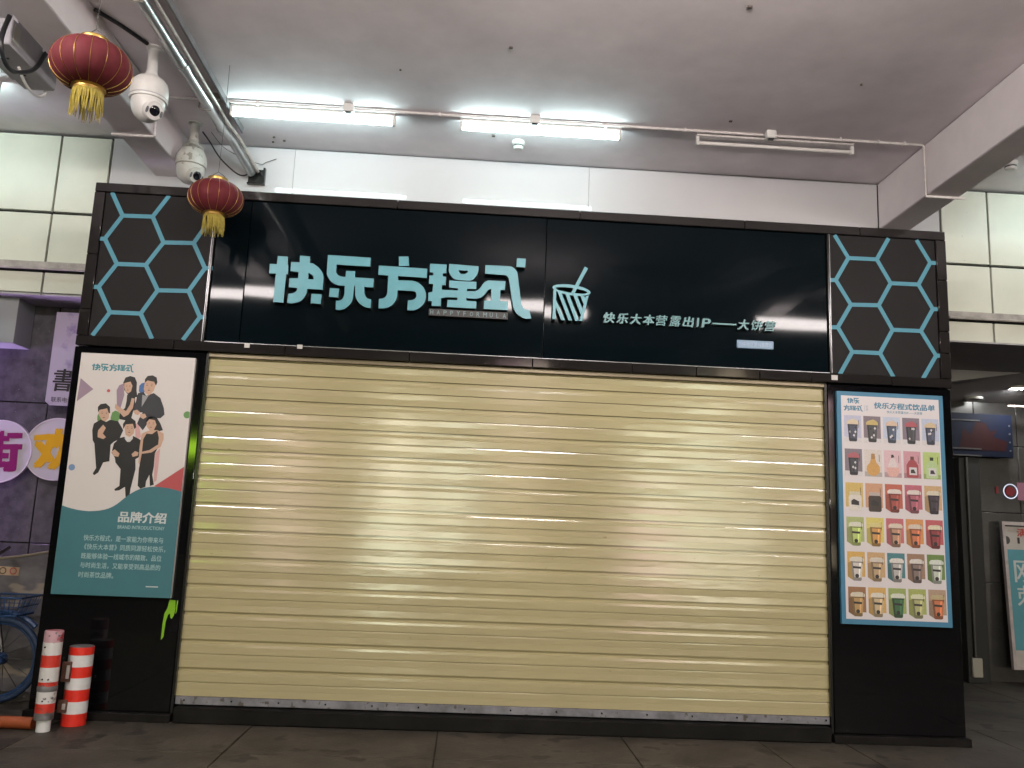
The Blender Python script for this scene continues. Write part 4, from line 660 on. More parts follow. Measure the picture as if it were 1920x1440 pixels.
# pipes on the left and the black wall opening they enter
m = MB().tube([(-2.045, -7.5, 4.25), (-2.04, -1.0, 4.25), (-2.03, 0.45, 4.25), (-2.0, 0.62, 4.235), (-1.90, 0.93, 4.085)], 0.036, 14)
pp = tag(m.build('metal_pipe', M_PIPE), 'thick galvanised pipe under the ceiling by the left beam', 'pipe')
m = MB()
for y in (-1.6, -0.42, 0.5):
    m.tube([(-2.035, y-0.03, 4.25), (-2.034, y+0.03, 4.25)], 0.043, 14)
o = m.build('coupling', M_PIPE); o.parent = pp; o['kind'] = 'stuff'
m = MB()
for y in (-1.2, 0.1):
    m.box(-2.09, -1.94, y-0.012, y+0.012, 4.29, 4.341); m.tube([(-2.09, y, 4.3), (-2.09, y, 4.22), (-2.06, y, 4.205), (-2.0, y, 4.205)], 0.005, 6)
o = m.build('hanger', mat('rusty hanger', (0.30, 0.27, 0.24), 0.6)); o.parent = pp; o['kind'] = 'stuff'
m = MB().tube([(-1.975, -7.5, 4.27), (-1.975, 0.45, 4.27), (-1.94, 0.65, 4.25), (-1.852, 0.93, 4.10)], 0.014, 10)
tag(m.build('thin_pipe', mat('painted thin pipe', (0.55, 0.50, 0.47), 0.45, metal=0.4, noise=0.3, nscale=15)), 'thin pinkish pipe running alongside the thick galvanised pipe', 'pipe')
m = MB().box(-1.925, -1.91, -7.5, 0.62, 4.285, 4.335); tag(m.build('cable_tray', mat('grey tray', (0.22, 0.22, 0.23), 0.5, noise=0.2, nscale=6)), 'dark grey cable tray on the ceiling right of the pipes', 'cable tray')
t = thing('wall_opening', 'square black opening where the pipes enter the white wall', 'opening', (-1.862, 0.95, 4.0))
MB().box(-1.935, -1.795, 0.953, 0.964, 3.998, 4.132, c=0.002).build('backing', M_BLKTRIM, t)
MB().box(-1.807, -1.792, 0.915, 0.953, 3.998, 4.135).build('side_flange', M_BLKTRIM, t)
MB().box(-1.935, -1.807, 0.925, 0.953, 3.998, 4.008).build('bottom_flange', M_BLKTRIM, t)
tag(MB().tube(sm([(-2.26, 0.72, 4.325), (-2.2, 0.74, 4.25), (-2.13, 0.80, 4.15), (-2.03, 0.87, 4.07), (-1.97, 0.9, 4.05), (-1.93, 0.93, 4.08), (-1.91, 0.95, 4.12)]), 0.006, 8).build('black_cable', M_BLACKP), 'black cable sagging from the far camera to the wall opening', 'cable')
tag(MB().tube(sm([(-2.1, 0.45, 4.2), (-2.05, .62, 4.16), (-1.95, .8, 4.16), (-1.84, .93, 4.17), (-1.80, .955, 4.20), (-1.72, .955, 4.235)]), 0.0028, 6).build('loose_wire', M_WIRE), 'thin loose wire tied around the pipe end', 'wire')
tag(MB().tube([(-2.42, -0.9, 4.32), (-2.33, -0.72, 4.331), (-2.24, -0.53, 4.331)], 0.013, 8).build('corrugated_hose', M_BLACKP), 'short black corrugated hose on the ceiling leading to the near camera', 'hose')

# dome cameras
def ptz(label, loc, arm, dirty, yaw):  # yaw turns the lens to the right
    x, y = loc; P = M_DIRTYP if dirty else M_WHITEP
    zt = ZC-0.003; t = thing('security_camera', label, 'camera', (x, y, zt), 'ceiling dome cameras')
    MB().lathe([(0.055, 0), (0.055, -0.012), (0.038, -0.02)], (x, y, zt), 20).build('mount_plate', P, t)
    MB().lathe([(0.036, -0.015), (0.033, -arm+0.03), (0.038, -arm+0.03), (0.045, -arm)], (x, y, zt), 16).build('arm', P, t)
    zc = zt-arm
    if dirty:
        MB().lathe([(0.04, 0.0), (0.075, -0.045), (0.082, -0.05), (0.075, -0.056), (0.05, -0.058)], (x, y, zc), 24).build('rain_cap', P, t)
        MB().lathe([(0.055, -0.056), (0.088, -0.075), (0.110, -0.12), (0.116, -0.165), (0.115, -0.205), (0.10, -0.21)], (x, y, zc), 28).build('housing', P, t)
        zb = zc-0.205
    else:
        MB().lathe([(0.045, 0.0), (0.085, -0.018), (0.108, -0.045), (0.118, -0.085), (0.120, -0.165), (0.116, -0.172), (0.10, -0.172)], (x, y, zc), 28).build('housing', P, t)
        MB().lathe([(0.1195, -0.150), (0.1215, -0.152), (0.1215, -0.156), (0.1195, -0.158)], (x, y, zc), 28).build('seam_ring', M_GREYBOX, t)
        zb = zc-0.168
    R_ = Matrix.Rotation(yaw, 3, 'Z')
    # yoke ball and lens barrel
    prof = [(0.104, 0.0), (0.106, -0.03), (0.098, -0.07), (0.080, -0.105), (0.052, -0.130), (0.02, -0.142), (0.001, -0.143)]
    ball = MB().lathe(prof, (x, y, zb), 28).build('ball', P, t)
    d = (R_ @ Vector((0.0, -1, -0.42))).normalized(); c = Vector((x, y, zb-0.055))
    u = d.cross(Vector((0, 0, 1))).normalized(); w = u.cross(d)
    ax = Matrix((u, w, d)).transposed()
    MB().lathe([(0.066, 0.05), (0.066, 0.092), (0.058, 0.104), (0.036, 0.106)], c, 24, M=ax).build('lens_housing', P, t)
    l = MB().lathe([(0.034, 0.100), (0.034, 0.109), (0.028, 0.112), (0.0, 0.114)], c, 20, M=ax).build('lens', M_LENS, t)
    for s_ in (-1, 1):
        cc = c+s_*0.048*u-0.008*w
        MB().lathe([(0.011, 0.100), (0.011, 0.107), (0.0, 0.108)], cc, 12, M=ax @ Matrix.Diagonal((0.8, 2.0, 1))).build('infrared_lamp', mat('ir lamp', (0.16, 0.16, 0.18), 0.2), t)
    return t
ptz('clean white dome camera nearer the viewer, hanging beside the left beam', (-2.215, -0.47), 0.21, False, 0.85)
ptz('dirty grey dome camera with a rain cap, above the small red lantern', (-2.28, 0.60), 0.16, True, 0.9)

# grey box with hoses at the top left
HOSE = [(-2.8, -1.096, 4.122), (-2.8, -1.136, 3.988), (-2.8, -1.131, 3.905), (-2.8, -1.069, 3.841), (-2.8, -0.985, 3.836), (-2.8, -0.899, 3.878), (-2.8, -0.802, 3.943), (-2.8, -0.731, 4.023), (-2.8, -0.686, 4.108), (-2.8, -0.657, 4.151)]
CABLE = [(-2.9, -0.76, 3.985), (-2.9, -0.683, 3.936), (-2.9, -0.591, 3.914), (-2.9, -0.5, 3.93), (-2.9, -0.43, 3.985), (-2.9, -0.44, 4.04)]
t = thing('grey_box', 'grey metal box with black hose loop beside the left beam', 'box', (-2.88, -0.8, 4.0))
MB().box(-3.02, -2.82, -1.02, -0.46, 3.99, 4.16, c=0.008).build('housing', M_GREYBOX, t)
MB().box(-3.07, -3.021, -1.02, -0.52, 4.02, 4.10, c=0.006).build('side_flange', M_GREYBOX, t)
MB().box(-2.8195, -2.8175, -1.00, -0.93, 4.02, 4.13).build('pale_patch', mat('pale patch', (0.5, 0.5, 0.45), 0.5), t)  # paler rectangle at the near end of the right face
MB().box(-2.90, -2.86, -0.9, -0.6, 4.161, ZC-0.003).build('hanger_bracket', M_GREYBOX, t)
for yy in (-0.86, -0.66):
    MB().box(-2.95, -2.91, yy, yy+0.012, 3.986, 3.9895).build('vent_slot', M_BLKTRIM, t)
m = MB().tube(sm(HOSE), 0.0135, 10)
m.build('black_hose', M_BLACKP, t)
m = MB().tube(sm(CABLE), 0.009, 8)
m.build('white_cable', M_WHITEP, t)

# lanterns
def lantern(label, c, scale, tilt, full):
    x, y, z = c; a, b = 0.183*scale, 0.112*scale
    t = thing('red_lantern', label, 'lantern', (x, y, z-b-0.15), 'hanging red lanterns')
    N = 16; seg = 6; mb = MB(); rows = 15; n = N*seg; rings = []
    for i in range(rows):
        ph_ = -1.20+2.40*i/(rows-1)
        r0 = a*(abs(math.cos(ph_))**0.80); zz = b*math.sin(ph_)/math.sin(1.20)
        i0 = len(mb.v)
        for j in range(n):
            th = 2*PI*j/n; sc_ = 1-0.022*(abs(math.cos(th*N/2))**3)
            mb.v.append((x+r0*sc_*math.cos(th), y+r0*sc_*math.sin(th), z+zz))
        rings.append(i0)
    for p, q in zip(rings, rings[1:]):
        for j in range(n):
            mb.f.append((p+j, p+(j+1) % n, q+(j+1) % n, q+j)); mb.mi.append(0)
    mb.build('lantern_body', M_RED, t)
    for k in range(N):
        th = 2*PI*(k)/N
        path = []
        for i in range(13):
            ph_ = -1.18+2.36*i/12; r0 = a*(abs(math.cos(ph_))**0.80)*0.985+0.0005
            path.append((x+r0*math.cos(th), y+r0*math.sin(th), z+b*math.sin(ph_)/math.sin(1.20)))
        MB().tube(path, 0.0013*scale, 5).build('gold_rib', M_GOLD, t)
    rt = 0.064*scale; rb_ = 0.066*scale
    MB().lathe([(rt*1.15, b-0.006), (rt*1.18, b+0.002), (rt, b+0.006), (rt, b+0.022), (rt*1.04, b+0.026), (rt*0.9, b+0.028)], (x, y, z), 28).build('top_collar', M_GOLD, t)
    MB().lathe([(rb_*1.15, -b+0.006), (rb_*1.18, -b-0.002), (rb_, -b-0.006), (rb_, -b-0.022), (rb_*1.04, -b-0.026), (rb_*0.85, -b-0.026), (rb_*0.85, -b-0.004)], (x, y, z), 28).build('bottom_collar', M_GOLD, t)
    fr = MB(); L = 0.125*scale
    random.seed(int(abs(x*1000)))
    for k in range(70):
        th = 2*PI*k/70; l = L*random.uniform(0.72, 1.05)
        gap = (not full) and (0.9 < (th % PI) < 1.25)
        if gap: l *= 0.25
        px, py = x+rb_*1.0*math.cos(th), y+rb_*1.0*math.sin(th); zt_ = z-b-0.02
        j = [random.uniform(-0.006, 0.006) for _ in range(4)]
        fr.tube([(px, py, zt_), (px+j[0], py+j[1], zt_-l*0.5), (px+j[0]+j[2], py+j[1]+j[3], zt_-l)], 0.0030, 4, rs=[0.0032, 0.003, 0.0018])
    fr.build('tassel_fringe', M_FRINGE, t, stuff=True)
    zt_ = z+b+0.026
    hk = MB().tube([(x-0.05*scale, y, zt_-0.005), (x-0.045*scale, y, zt_+0.02), (x, y, zt_+0.05), (x+0.045*scale, y, zt_+0.02), (x+0.05*scale, y, zt_-0.005)], 0.0022, 6)
    hk.build('wire_handle', M_WIRE, t)
    MB().tube([(x, y, zt_+0.05), (x+0.004, y, (zt_+ZC)/2), (x, y, ZC-0.002)], 0.0016, 5).build('hanging_wire', M_WIRE, t)
lantern('larger looking red lantern at the top left, in front of the white dome camera', (-1.795, -2.12, 3.284), 0.95, 0, True)
lantern('red lantern hanging in front of the left honeycomb panel', (-1.768, -0.31, 3.382), 0.98, 0, False)

# ================================================================== LEFT SIDE THINGS
M_DISC = mat('lavender sign board', (0.60, 0.54, 0.66), 0.25, spec=0.5, noise=0.05, nscale=4)
for cx, cz, ch, colr, nm, rot in ((-3.77, 1.745, '街', srgb(134, 26, 100), 'magenta', 0.06), (-3.335, 1.782, '欢', srgb(224, 168, 32), 'yellow', 0.14)):
    t = thing('round_sign', 'round lavender wall sign with a %s character, left of the pillar' % nm, 'sign', (cx, 1.25, cz), 'round character signs')
    pts = [(cx+0.25*math.cos(a*PI/32), cz+0.25*math.sin(a*PI/32)) for a in range(64)]
    yy = 1.255 if ch == '街' else 1.262
    MB().plate([pts], yy, yy+0.03).build('disc', M_DISC, t)
    pr = [(cx+0.2525*math.cos(a*PI/32), cz+0.2525*math.sin(a*PI/32)) for a in range(64)]
    pi_ = [(cx+0.2445*math.cos(a*PI/32), cz+0.2445*math.sin(a*PI/32)) for a in range(64)]
    MB().plate([pr, pi_], yy-0.004, yy+0.028).build('rim', mat('pale rim', (0.72, 0.62, 0.76), 0.3), t)
    m = MB(); add_text(m, ch, cx-0.175, cx+0.175, cz-0.165, cz+0.165, yy-0.006, 0.005, bold=0.05, rot=rot)
    m.build('character', mat('sign '+nm, colr, 0.3), t, smooth=False)
bn = thing('calligraphy_banner', 'lavender banner with a black brush character, half behind the left pillar', 'banner', (-3.2, 1.2, 2.14))
M_BAN = mat('banner lavender', (0.50, 0.42, 0.60), 0.4, color2=(0.24, 0.17, 0.42), wear=0.56, noise=0.16, nscale=5)
pts = [(-3.405, 2.13), (-3.44, 2.16), (-3.44, 2.90), (-2.98, 2.90), (-2.98, 2.13)]
MB().plate([pts], 1.20, 1.215).build('banner_sheet', M_BAN, bn)
m = MB(); add_text(m, '書', -3.40, -3.235, 2.245, 2.43, 1.197, bold=0.02, shear=0.05)
m.build('brush_character', mat('ink brush', (0.012, 0.01, 0.015), 0.5), bn, smooth=False)
m = MB(); add_text(m, '联系电话', -3.395, -3.225, 2.155, 2.198, 1.197, bold=0.008); m.build('printed_line', mat('ink dark violet', (0.06, 0.04, 0.08), 0.5), bn, smooth=False)

cb = thing('curved_counter', 'glossy low panel with a curved pale top edge behind the bicycle', 'counter', (-3.6, 0.82, 0))
xs_ = [-5.2+0.1*k for k in range(26)]
top = [(x, 0.905+0.11*((x+3.75)/0.8)**2 if x > -3.75 else 0.905+0.02*((x+3.75)/0.8)**2) for x in xs_ if x <= -2.74]
MB().plate([[(xs_[0], 0.0)]+top+[(top[-1][0], 0.0)]], 0.80, 0.84).build('panel', mat('glossy grey panel', (0.15, 0.14, 0.155), 0.12, noise=0.5, nscale=2.2, stretch=(1, 1, 2.2), speck=(3.2, 0.58, (0.34, 0.29, 0.25))), cb)
MB().tube([(x, 0.80, z+0.008) for x, z in top], 0.010, 8).build('top_trim', mat('pale brass trim', (0.55, 0.48, 0.36), 0.3, metal=0.7), cb)
st = thing('sticker_strip', 'small strip of three round pictograms on the glossy panel', 'sticker', (-3.35, 0.79, 0.83))
MB().plate([[(-3.50, 0.815), (-3.265, 0.812), (-3.262, 0.872), (-3.50, 0.88)]], 0.7965, 0.799).build('strip', mat('sticker peach', (0.50, 0.36, 0.25), 0.5), st)
for k, x in enumerate((-3.455, -3.38, -3.305)):
    MB().plate([[(x+0.026*math.cos(a*PI/10), 0.845+0.026*math.sin(a*PI/10)) for a in range(20)], [(x+0.018*math.cos(a*PI/10), 0.845+0.018*math.sin(a*PI/10)) for a in range(20)]], 0.7955, None).build('pictogram', mat('ink brown' if k < 2 else 'ink red', (0.10, 0.06, 0.04) if k < 2 else (0.4, 0.08, 0.05), 0.5), st, smooth=False)

# bollards
M_BR = mat('bollard red', srgb(205, 58, 46), 0.4, color2=(0.10, 0.085, 0.08), wear=0.60, nscale=16)
M_BW = mat('bollard white', (0.70, 0.68, 0.68), 0.35, color2=(0.22, 0.21, 0.21), wear=0.60, nscale=14)
M_BR2 = mat('reflective red', srgb(224, 52, 40), 0.3, noise=0.05, nscale=30)
M_BW2 = mat('reflective white', (0.74, 0.74, 0.76), 0.3, noise=0.04, nscale=30)
M_RUST = mat('rusty bracket', (0.10, 0.045, 0.03), 0.7, noise=0.4, nscale=30)
M_SCUFF = mat('scuffed grey metal', (0.15, 0.145, 0.15), 0.5, noise=0.3, nscale=18)
t = thing('bollard', 'scratched slim red and white bollard, the nearer of two', 'bollard', (-2.465, -0.30, 0), 'red and white bollards')
K = 0.88; BX, BYY = -2.462, -0.30
MB().lathe([(0.045*K, 0.0), (0.045*K, 0.08*K)], (BX+0.004, BYY, 0), 24).build('foot_tube', M_BW2, t)
zz = [0.078, 0.125, 0.185, 0.275, 0.325, 0.42, 0.50, 0.585, 0.655]; cols = [2, 0, 1, 0, 1, 0, 1, 3]
MB().lathe([(0.050*K, 0.076*K)]+[(0.061*K, z_*K) for z_ in zz]+[(0.058*K, 0.66*K)], (BX, BYY, 0), 28, mis=[2]+cols+[3]).build('post', [M_BR, M_BW, M_SCUFF, mat('faded pink', srgb(190, 150, 160), 0.5, color2=srgb(170, 60, 70), wear=0.52, nscale=12)], t)
MB().lathe([(0.0615*K, 0.262*K), (0.064*K, 0.268*K), (0.064*K, 0.292*K), (0.0615*K, 0.298*K)], (BX, BYY, 0), 28).build('scuff_band', M_SCUFF, t)
m = MB()
for dx, z_ in ((-0.012, 0.345), (0.022, 0.345), (-0.02, 0.555), (0.004, 0.205)): m.tube([(BX+dx, BYY-0.056, z_*K), (BX+dx, BYY-0.050, z_*K)], 0.005, 8)
m.build('bolt_hole', M_BLKTRIM, t, stuff=True)
m = MB()
for k in range(16):
    a = PI*(1.05+0.9*random.random()); z_ = K*random.choice((0.20, 0.22, 0.30, 0.31, 0.60, 0.63, 0.648, 0.655)); s_ = random.uniform(0.004, 0.011)
    pts = []
    for j in range(7):
        aa = a+s_/0.054*math.cos(j*2*PI/7)*random.uniform(0.6, 1.2); zj = min(0.658*K, z_+s_*math.sin(j*2*PI/7)*random.uniform(0.5, 1.0))
        pts.append((BX+0.0541*math.cos(aa), BYY+0.0541*math.sin(aa), zj))
    m.face(pts)
m.build('paint_chip', M_SCUFF, t, smooth=False, stuff=True)
t = thing('bollard', 'thicker bollard with bright red and white bands and rusty brackets, behind the slim one', 'bollard', (-2.365, -0.12, 0), 'red and white bollards')
zz = [0.0, 0.078, 0.155, 0.23, 0.305, 0.375, 0.45, 0.50]; CX = -2.362; K = 0.93
MB().lathe([(0.072, z_*K) for z_ in zz], (CX, -0.12, 0.002), 30, mis=[0, 1, 0, 1, 0, 1, 0]).build('post', [M_BR2, M_BW2], t)
MB().lathe([(0.068, 0.5025*K), (0.068, 0.506*K)], (CX, -0.12, 0), 30).build('top_cap', M_SCUFF, t)
for z0, z1 in ((0.085, 0.16), (0.265, 0.385)):
    b = MB().box(CX-0.072, CX-0.018, -0.205, -0.188, z0, z1, c=0.003).build('bracket', M_RUST, t)
    subpart(MB().box(CX-0.042, CX-0.022, -0.211, -0.206, z0+0.02, z1-0.02, c=0.002).build('hinge_plate', mat('pale hinge', (0.4, 0.37, 0.36), 0.5), None), b)
tag(MB().tube([(-5.5, -0.10, 0.037), (-2.53, -0.27, 0.037)], 0.035, 16).build('orange_pipe', mat('orange plastic pipe', srgb(150, 74, 38), 0.55, noise=0.15, nscale=5, color2=srgb(120, 84, 62), wear=0.6)), 'orange pipe lying on the floor beside the bollards', 'pipe')

# bicycle
M_BLUE = mat('blue bicycle paint', (0.014, 0.048, 0.14), 0.4, noise=0.06, nscale=10)
M_TYRE = mat('blue tyre', (0.018, 0.04, 0.10), 0.6)
bk = thing('bicycle', 'blue shared bicycle with a wire basket at the left edge', 'bicycle', (-3.65, 0.40, 0))
BY = 0.40
def ring(cx, cz, R, r, mt, nm, par):
    path = [(cx+R*math.cos(a*PI/24), BY, cz+R*math.sin(a*PI/24)) for a in range(49)]
    o = MB().tube(path, r, 10, caps=False).build(nm, mt); o.parent = par; o.matrix_parent_inverse = par_inv(par); return o
def par_inv(p): return Matrix.Translation(-Vector(bk.location)) if p == bk else Matrix.Identity(4)
for cx in (-3.125, -4.13):
    w = ring(cx, 0.285, 0.262, 0.022, M_TYRE, 'wheel', bk)
    ring(cx, 0.285, 0.238, 0.010, M_BLUE, 'rim', w)
    s_ = MB()
    for k in range(14):
        a = 2*PI*k/14
        s_.tube([(cx+0.03*math.cos(a+0.6), BY+(0.02 if k % 2 else -0.02), 0.285+0.03*math.sin(a+0.6)), (cx+0.236*math.cos(a), BY, 0.285+0.236*math.sin(a))], 0.0022, 5)
    o = s_.build('spoke', M_STEEL); o.parent = w; o['kind'] = 'stuff'
    h_ = MB().tube([(cx, BY-0.045, 0.285), (cx, BY+0.045, 0.285)], 0.042, 18).build('hub', M_BLUE); h_.parent = w
f = MB()
f.tube([(-3.125, BY-0.05, 0.285), (-3.20, BY-0.05, 0.62), (-3.22, BY, 0.68)], 0.013, 8); f.tube([(-3.125, BY+0.05, 0.285), (-3.20, BY+0.05, 0.62), (-3.22, BY, 0.68)], 0.013, 8)
f.build('fork', M_STEEL, bk)
f = MB(); f.tube([(-3.22, BY, 0.66), (-3.27, BY, 0.93)], 0.02, 10); f.tube([(-3.23, BY, 0.70), (-3.45, BY, 0.45), (-3.66, BY, 0.31), (-3.74, BY, 0.30)], 0.026, 10)
f.tube([(-3.74, BY, 0.30), (-3.86, BY, 0.82)], 0.02, 10); f.tube([(-3.74, BY, 0.30), (-4.13, BY-0.06, 0.285)], 0.014, 8); f.tube([(-3.84, BY, 0.70), (-4.13, BY+0.06, 0.285)], 0.012, 8)
f.build('frame', M_BLUE, bk)
MB().tube([(-3.32, BY-0.27, 1.0), (-3.26, BY-0.2, 1.02), (-3.27, BY, 0.95), (-3.26, BY+0.2, 1.02), (-3.32, BY+0.27, 1.0)], 0.013, 8).build('handlebar', M_BLACKP, bk)
MB().box(-4.0, -3.74, BY-0.07, BY+0.07, 0.83, 0.89, c=0.025).build('saddle', M_BLACKP, bk)
MB().tube([(-3.74, BY-0.09, 0.30), (-3.74, BY-0.09, 0.13)], 0.012, 8).box(-3.78, -3.70, BY-0.17, BY-0.09, 0.115, 0.135).build('crank', M_STEEL, bk)
path = [(-3.125+0.31*math.cos(a), BY, 0.285+0.31*math.sin(a)) for a in [0.25*PI+0.1*k for k in range(20)]]
MB().tube(path, 0.02, 8).build('front_fender', M_BLUE, bk)
bs = MB()
T0, B0 = 0.705, 0.585
def lp(z, e): return [(-3.25+e, BY-0.15+e, z), (-2.955-e, BY-0.15+e, z), (-2.955-e, BY+0.15-e, z), (-3.25+e, BY+0.15-e, z), (-3.25+e, BY-0.15+e, z)]
bs.tube(lp(T0, 0), 0.007, 6); bs.tube(lp(B0, 0.035), 0.007, 6); bs.tube(lp((T0+B0)/2, 0.017), 0.003, 5)
A_, B_ = lp(T0, 0), lp(B0, 0.035)
for s in range(4):
    for k in range(8):
        q = k/8; bs.tube([tuple(a+(b-a)*q for a, b in zip(A_[s], A_[s+1])), tuple(a+(b-a)*q for a, b in zip(B_[s], B_[s+1]))], 0.0026, 5)
for k in range(7):
    q = k/6; bs.tube([tuple(a+(b-a)*q for a, b in zip(B_[0], B_[1])), tuple(a+(b-a)*q for a, b in zip(B_[3], B_[2]))], 0.0026, 5)
bs.build('basket', M_BLUE, bk)

# ================================================================== RIGHT SIDE THINGS
for x, y, lit, lab in ((5.42, 2.35, True, 'bright round downlight in the right recess ceiling'), (5.13, 2.60, False, 'dim round downlight near the post in the right recess')):
    zz_ = 2.972-(y-2.02)/(2.745-2.02)*0.17 if not lit else 2.93
    t = thing('downlight', lab, 'downlight', (x, y, zz_), 'recess downlights')
    z_ = 2.885 if lit else 2.80
    MB().lathe([(0.085, 0.02), (0.085, 0.0), (0.068, -0.004), (0.066, 0.012)], (x, y, z_), 24).build('ring', M_WHITEP, t)
    MB().lathe([(0.064, 0.006), (0.050, 0.0015), (0.0, 0.0)], (x, y, z_), 20).build('lamp', mat('lit downlight lamp', (0.9, 0.9, 0.9), 0.4, emit=300, ecolor=(1, 1, 0.97)) if lit else mat('dim lamp', (0.4, 0.4, 0.38), 0.2), t)
bs_ = thing('panel_sign', 'dim blue and red display sign on the recess wall', 'sign', (5.2, 2.6, 2.2))
MB().box(4.85, 5.52, 2.60, 2.66, 2.215, 2.655, c=0.004).build('backing', mat('sign navy', (0.003, 0.006, 0.020), 0.6, spec=0.2), bs_)
m = MB(); m.plate([[(4.95, 2.28), (5.0, 2.50), (5.08, 2.44), (5.14, 2.57), (5.24, 2.56), (5.28, 2.47), (5.36, 2.50), (5.31, 2.42), (5.46, 2.38), (5.44, 2.28)]], 2.597, None); m.build('red_graphic', mat('sign dark red', (0.020, 0.003, 0.004), 0.6, spec=0.2), bs_, smooth=False)
for z in (2.285, 2.575, 2.216):
    MB().box(4.87, 5.18, 2.592, 2.599, z, z+0.014).build('pale_bar', mat('sign pale bar', (0.06, 0.06, 0.065), 0.4), bs_)
for k in range(4): MB().box(5.478, 5.492, 2.592, 2.599, 2.28+0.085*k, 2.295+0.085*k).build('end_pin', mat('sign pin', (0.12, 0.12, 0.13), 0.4), bs_)
nr = thing('neon_reflection', 'reflected neon ring with a red centre, modelled glowing on the dark recess wall', 'reflection', (5.53, 2.72, 1.87))  # neon reflected in the polished granite, modelled as glowing shapes on the wall
MB().tube([(5.545+0.072*math.cos(a*PI/16), 2.725, 1.885+0.072*math.sin(a*PI/16)) for a in range(33)], 0.006, 8, caps=False).build('reflected_ring', mat('white neon reflection', (0.5, 0.5, 0.55), 0.4, emit=0.55, ecolor=(0.7, 0.75, 0.95)), nr)
MB().lathe([(0.05, 0.0), (0.046, 0.012)], (5.545, 2.735, 1.885), 20, M=Matrix.Rotation(PI/2, 3, 'X')).build('reflected_centre_disc', mat('red neon reflection', (0.10, 0.008, 0.012), 0.4, emit=0.05, ecolor=(1.0, 0.08, 0.10)), nr)
MB().box(5.40, 5.425, 2.735, 2.748, 1.86, 1.93).build('reflected_side_bar', MATS['red neon reflection'], nr)
MB().box(5.63, 5.80, 2.735, 2.748, 1.80, 1.98).build('side_panel', mat('pink neon reflection', (0.10, 0.04, 0.06), 0.4, emit=0.10, ecolor=(1.0, 0.45, 0.6)), nr)  # pink part of the reflected neon, modelled as a glowing panel
fp = thing('framed_board', 'white framed teal advertisement board at the right edge', 'board', (5.8, 2.5, 0.15))
def lean(z): return 2.58+0.05*(z-0.15)
m = MB()
FX0, FX1, FZ0, FZ1 = 5.375, 6.15, 0.15, 1.575
def lbox(x0, x1, z0, z1, d0, d1): 
    q = MB()
    pts = [(x0, z0), (x1, z0), (x1, z1), (x0, z1)]
    q.face([(x, lean(z)+d0, z) for x, z in pts]); q.face([(x, lean(z)+d1, z) for x, z in reversed(pts)])
    for (a, b) in zip(pts, pts[1:]+pts[:1]): q.face([(a[0], lean(a[1])+d1, a[1]), (b[0], lean(b[1])+d1, b[1]), (b[0], lean(b[1])+d0, b[1]), (a[0], lean(a[1])+d0, a[1])])
    return q
lbox(FX0+0.03, FX1, FZ0+0.03, FZ1-0.05, 0.0, 0.02).build('sheet', mat('dull white sheet', (0.50, 0.46, 0.44), 0.5, noise=0.1, nscale=5), fp, smooth=False)
lbox(FX0+0.045, FX1-0.01, 0.33, 1.30, -0.002, -0.0005).build('teal_print', mat('board teal', srgb(88, 150, 165), 0.5, noise=0.05, nscale=5), fp, smooth=False)
for a in ((FX0, FX0+0.03, FZ0, FZ1), (FX1, FX1+0.03, FZ0, FZ1), (FX0+0.03, FX1, FZ1-0.035, FZ1), (FX0+0.03, FX1, FZ0, FZ0+0.03)):
    lbox(*a, -0.02, 0.022).build('frame_bar', mat('pale frame', (0.48, 0.42, 0.42), 0.45, noise=0.2, nscale=10), fp, smooth=False)
def ltext(s, x0, x1, z0, z1, mt, b):
    q = MB(); add_text(q, s, x0, x1, z0, z1, 0, bold=b); q.v = [(x, lean(z)-0.004+y, z) for x, y, z in q.v]; q.build('printed_character', mt, fp, smooth=False)
ltext('刚', 5.47, 5.71, 0.98, 1.20, M_PW, 0.01); ltext('刺', 5.48, 5.72, 0.74, 0.95, M_PW, 0.01)
ltext('满', 5.53, 5.65, 1.43, 1.51, mat('ink red b', (0.45, 0.05, 0.03), 0.5), 0.02); ltext('1', 5.53, 5.555, 1.36, 1.42, M_MK, 0.03)
q = MB(); q.plate([[(5.42+0.035*math.cos(a*PI/8), 1.39+0.04*math.sin(a*PI/8)) for a in range(16)]], 0, None); q.v = [(x, lean(z)-0.004, z) for x, y, z in q.v]; q.build('printed_emblem', mat('ink dark board', (0.06, 0.06, 0.06), 0.5), fp, smooth=False)

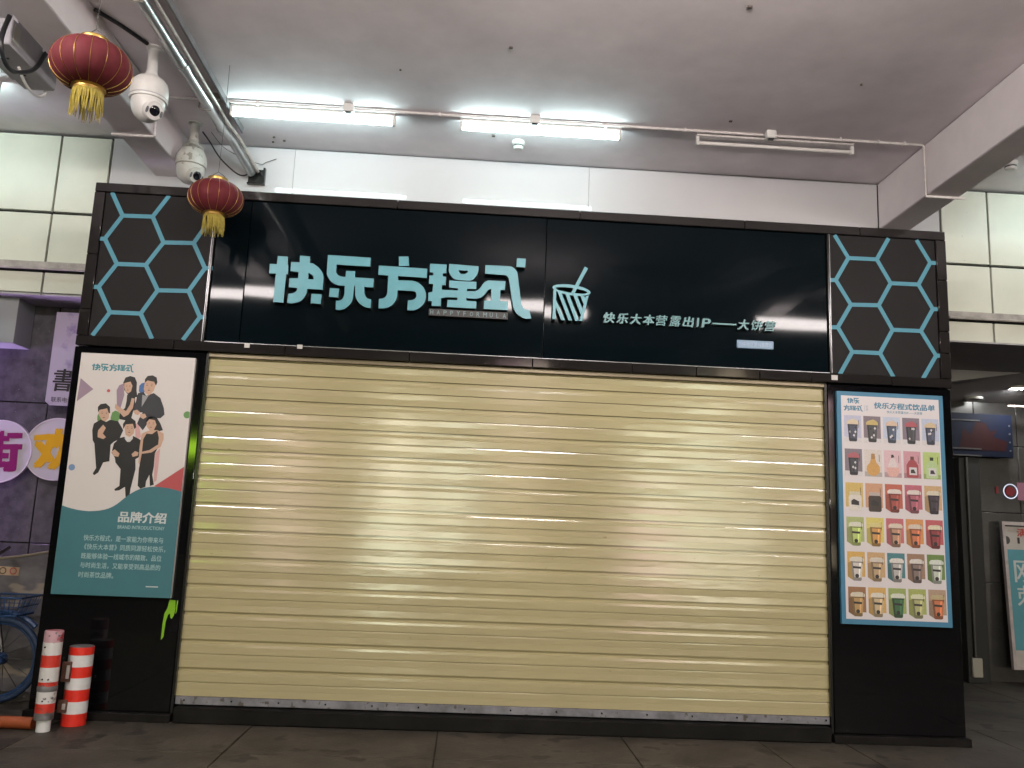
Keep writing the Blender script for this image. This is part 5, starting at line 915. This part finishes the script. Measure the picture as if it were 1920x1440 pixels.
# ================================================================== THE STREET BEHIND THE VIEWER
ob = thing('opposite_building', 'row of lit shops across the street behind the viewer', 'building', (0, -24, 0))
MB().box(-30, 30, -25, -24, 0, 14).build('wall', mat('far facade', (0.10, 0.09, 0.085), 0.8, noise=0.2, nscale=0.5), ob)
shops = [(-22, -17, 0.3, 3.0, (1, 0.8, 0.55), 0.5), (-7.0, -5.5, 0.4, 5.2, (1.0, 0.72, 0.66), 0.9), (-3.2, -1.6, 0.4, 6.6, (1.0, 1.0, 0.72), 1.7), (-1.2, 0.2, 1.6, 5.0, (0.95, 1.0, 0.8), 1.3), (0.8, 2.6, 0.4, 7.2, (1.0, 1.0, 0.75), 1.9), (5.7, 7.3, 0.4, 5.4, (1.0, 0.80, 0.60), 1.3), (7.7, 10.2, 0.4, 7.4, (0.95, 0.88, 1.0), 2.1), (11.4, 13.0, 0.4, 6.4, (1.0, 0.80, 0.70), 1.5), (18, 21, 0.3, 3.2, (0.9, 0.95, 1), 0.5)]
rw_ = random.Random(11); wi = 0
for k, (a, b, z0, z1, c, s_) in enumerate(shops):
    z = z0
    while z < z1-0.3:
        h_ = rw_.uniform(0.7, 1.6); x = a
        while x < b-0.15:
            w_ = rw_.uniform(0.6, 1.3); f = rw_.choice((0.25, 0.7, 1.0, 1.5, 1.9))
            cc = tuple(min(1.0, v*rw_.uniform(0.86, 1.06)) for v in c)
            xe, ze = min(b, x+w_)-0.05, min(z1, z+h_)-0.06
            MB().face([(xe, -23.985, z), (x, -23.985, z), (x, -23.985, ze), (xe, -23.985, ze)]).build('lit_window', mat('lit shop window %d' % (wi % 40), (0.5, 0.5, 0.5), 0.4, emit=SHOP_L*s_*f*0.95, ecolor=cc), ob)
            x += w_; wi += 1
        z += h_
    MB().box(a-0.3, b+0.3, -24.0, -23.6, z1+0.2, z1+0.9, c=0.02).build('fascia', mat('far fascia', (0.04, 0.04, 0.05), 0.4), ob)
MB().box(-11.3, -8.6, -23.6, -23.55, 3.3, 3.8).build('green_sign', mat('green lit sign', (0.3, 0.6, 0.1), 0.4, emit=12, ecolor=(0.55, 1.0, 0.05)), ob)
# violet lit sign of the neighbouring shop, left of the frame
nv = thing('violet_sign', 'violet lit box sign of the neighbouring shop, outside the left edge', 'sign', (-5.3, 1.1, 1.15))
MB().box(-5.35, -5.25, 0.93, 1.34, 1.15, 2.45, c=0.01).build('case', M_BLACKP, nv)
MB().box(-5.35, -3.80, 0.88, 0.925, 0.90, 2.90, c=0.01).build('violet_light_baffle', M_BLACKP, nv)  # unseen fin added to keep the violet light off beam and ceiling
MB().box(-5.248, -5.23, 0.95, 1.32, 1.18, 2.42).build('lit_face', mat('violet lit face', (0.5, 0.3, 0.7), 0.4, emit=58, ecolor=(0.70, 0.48, 1.0)), nv)
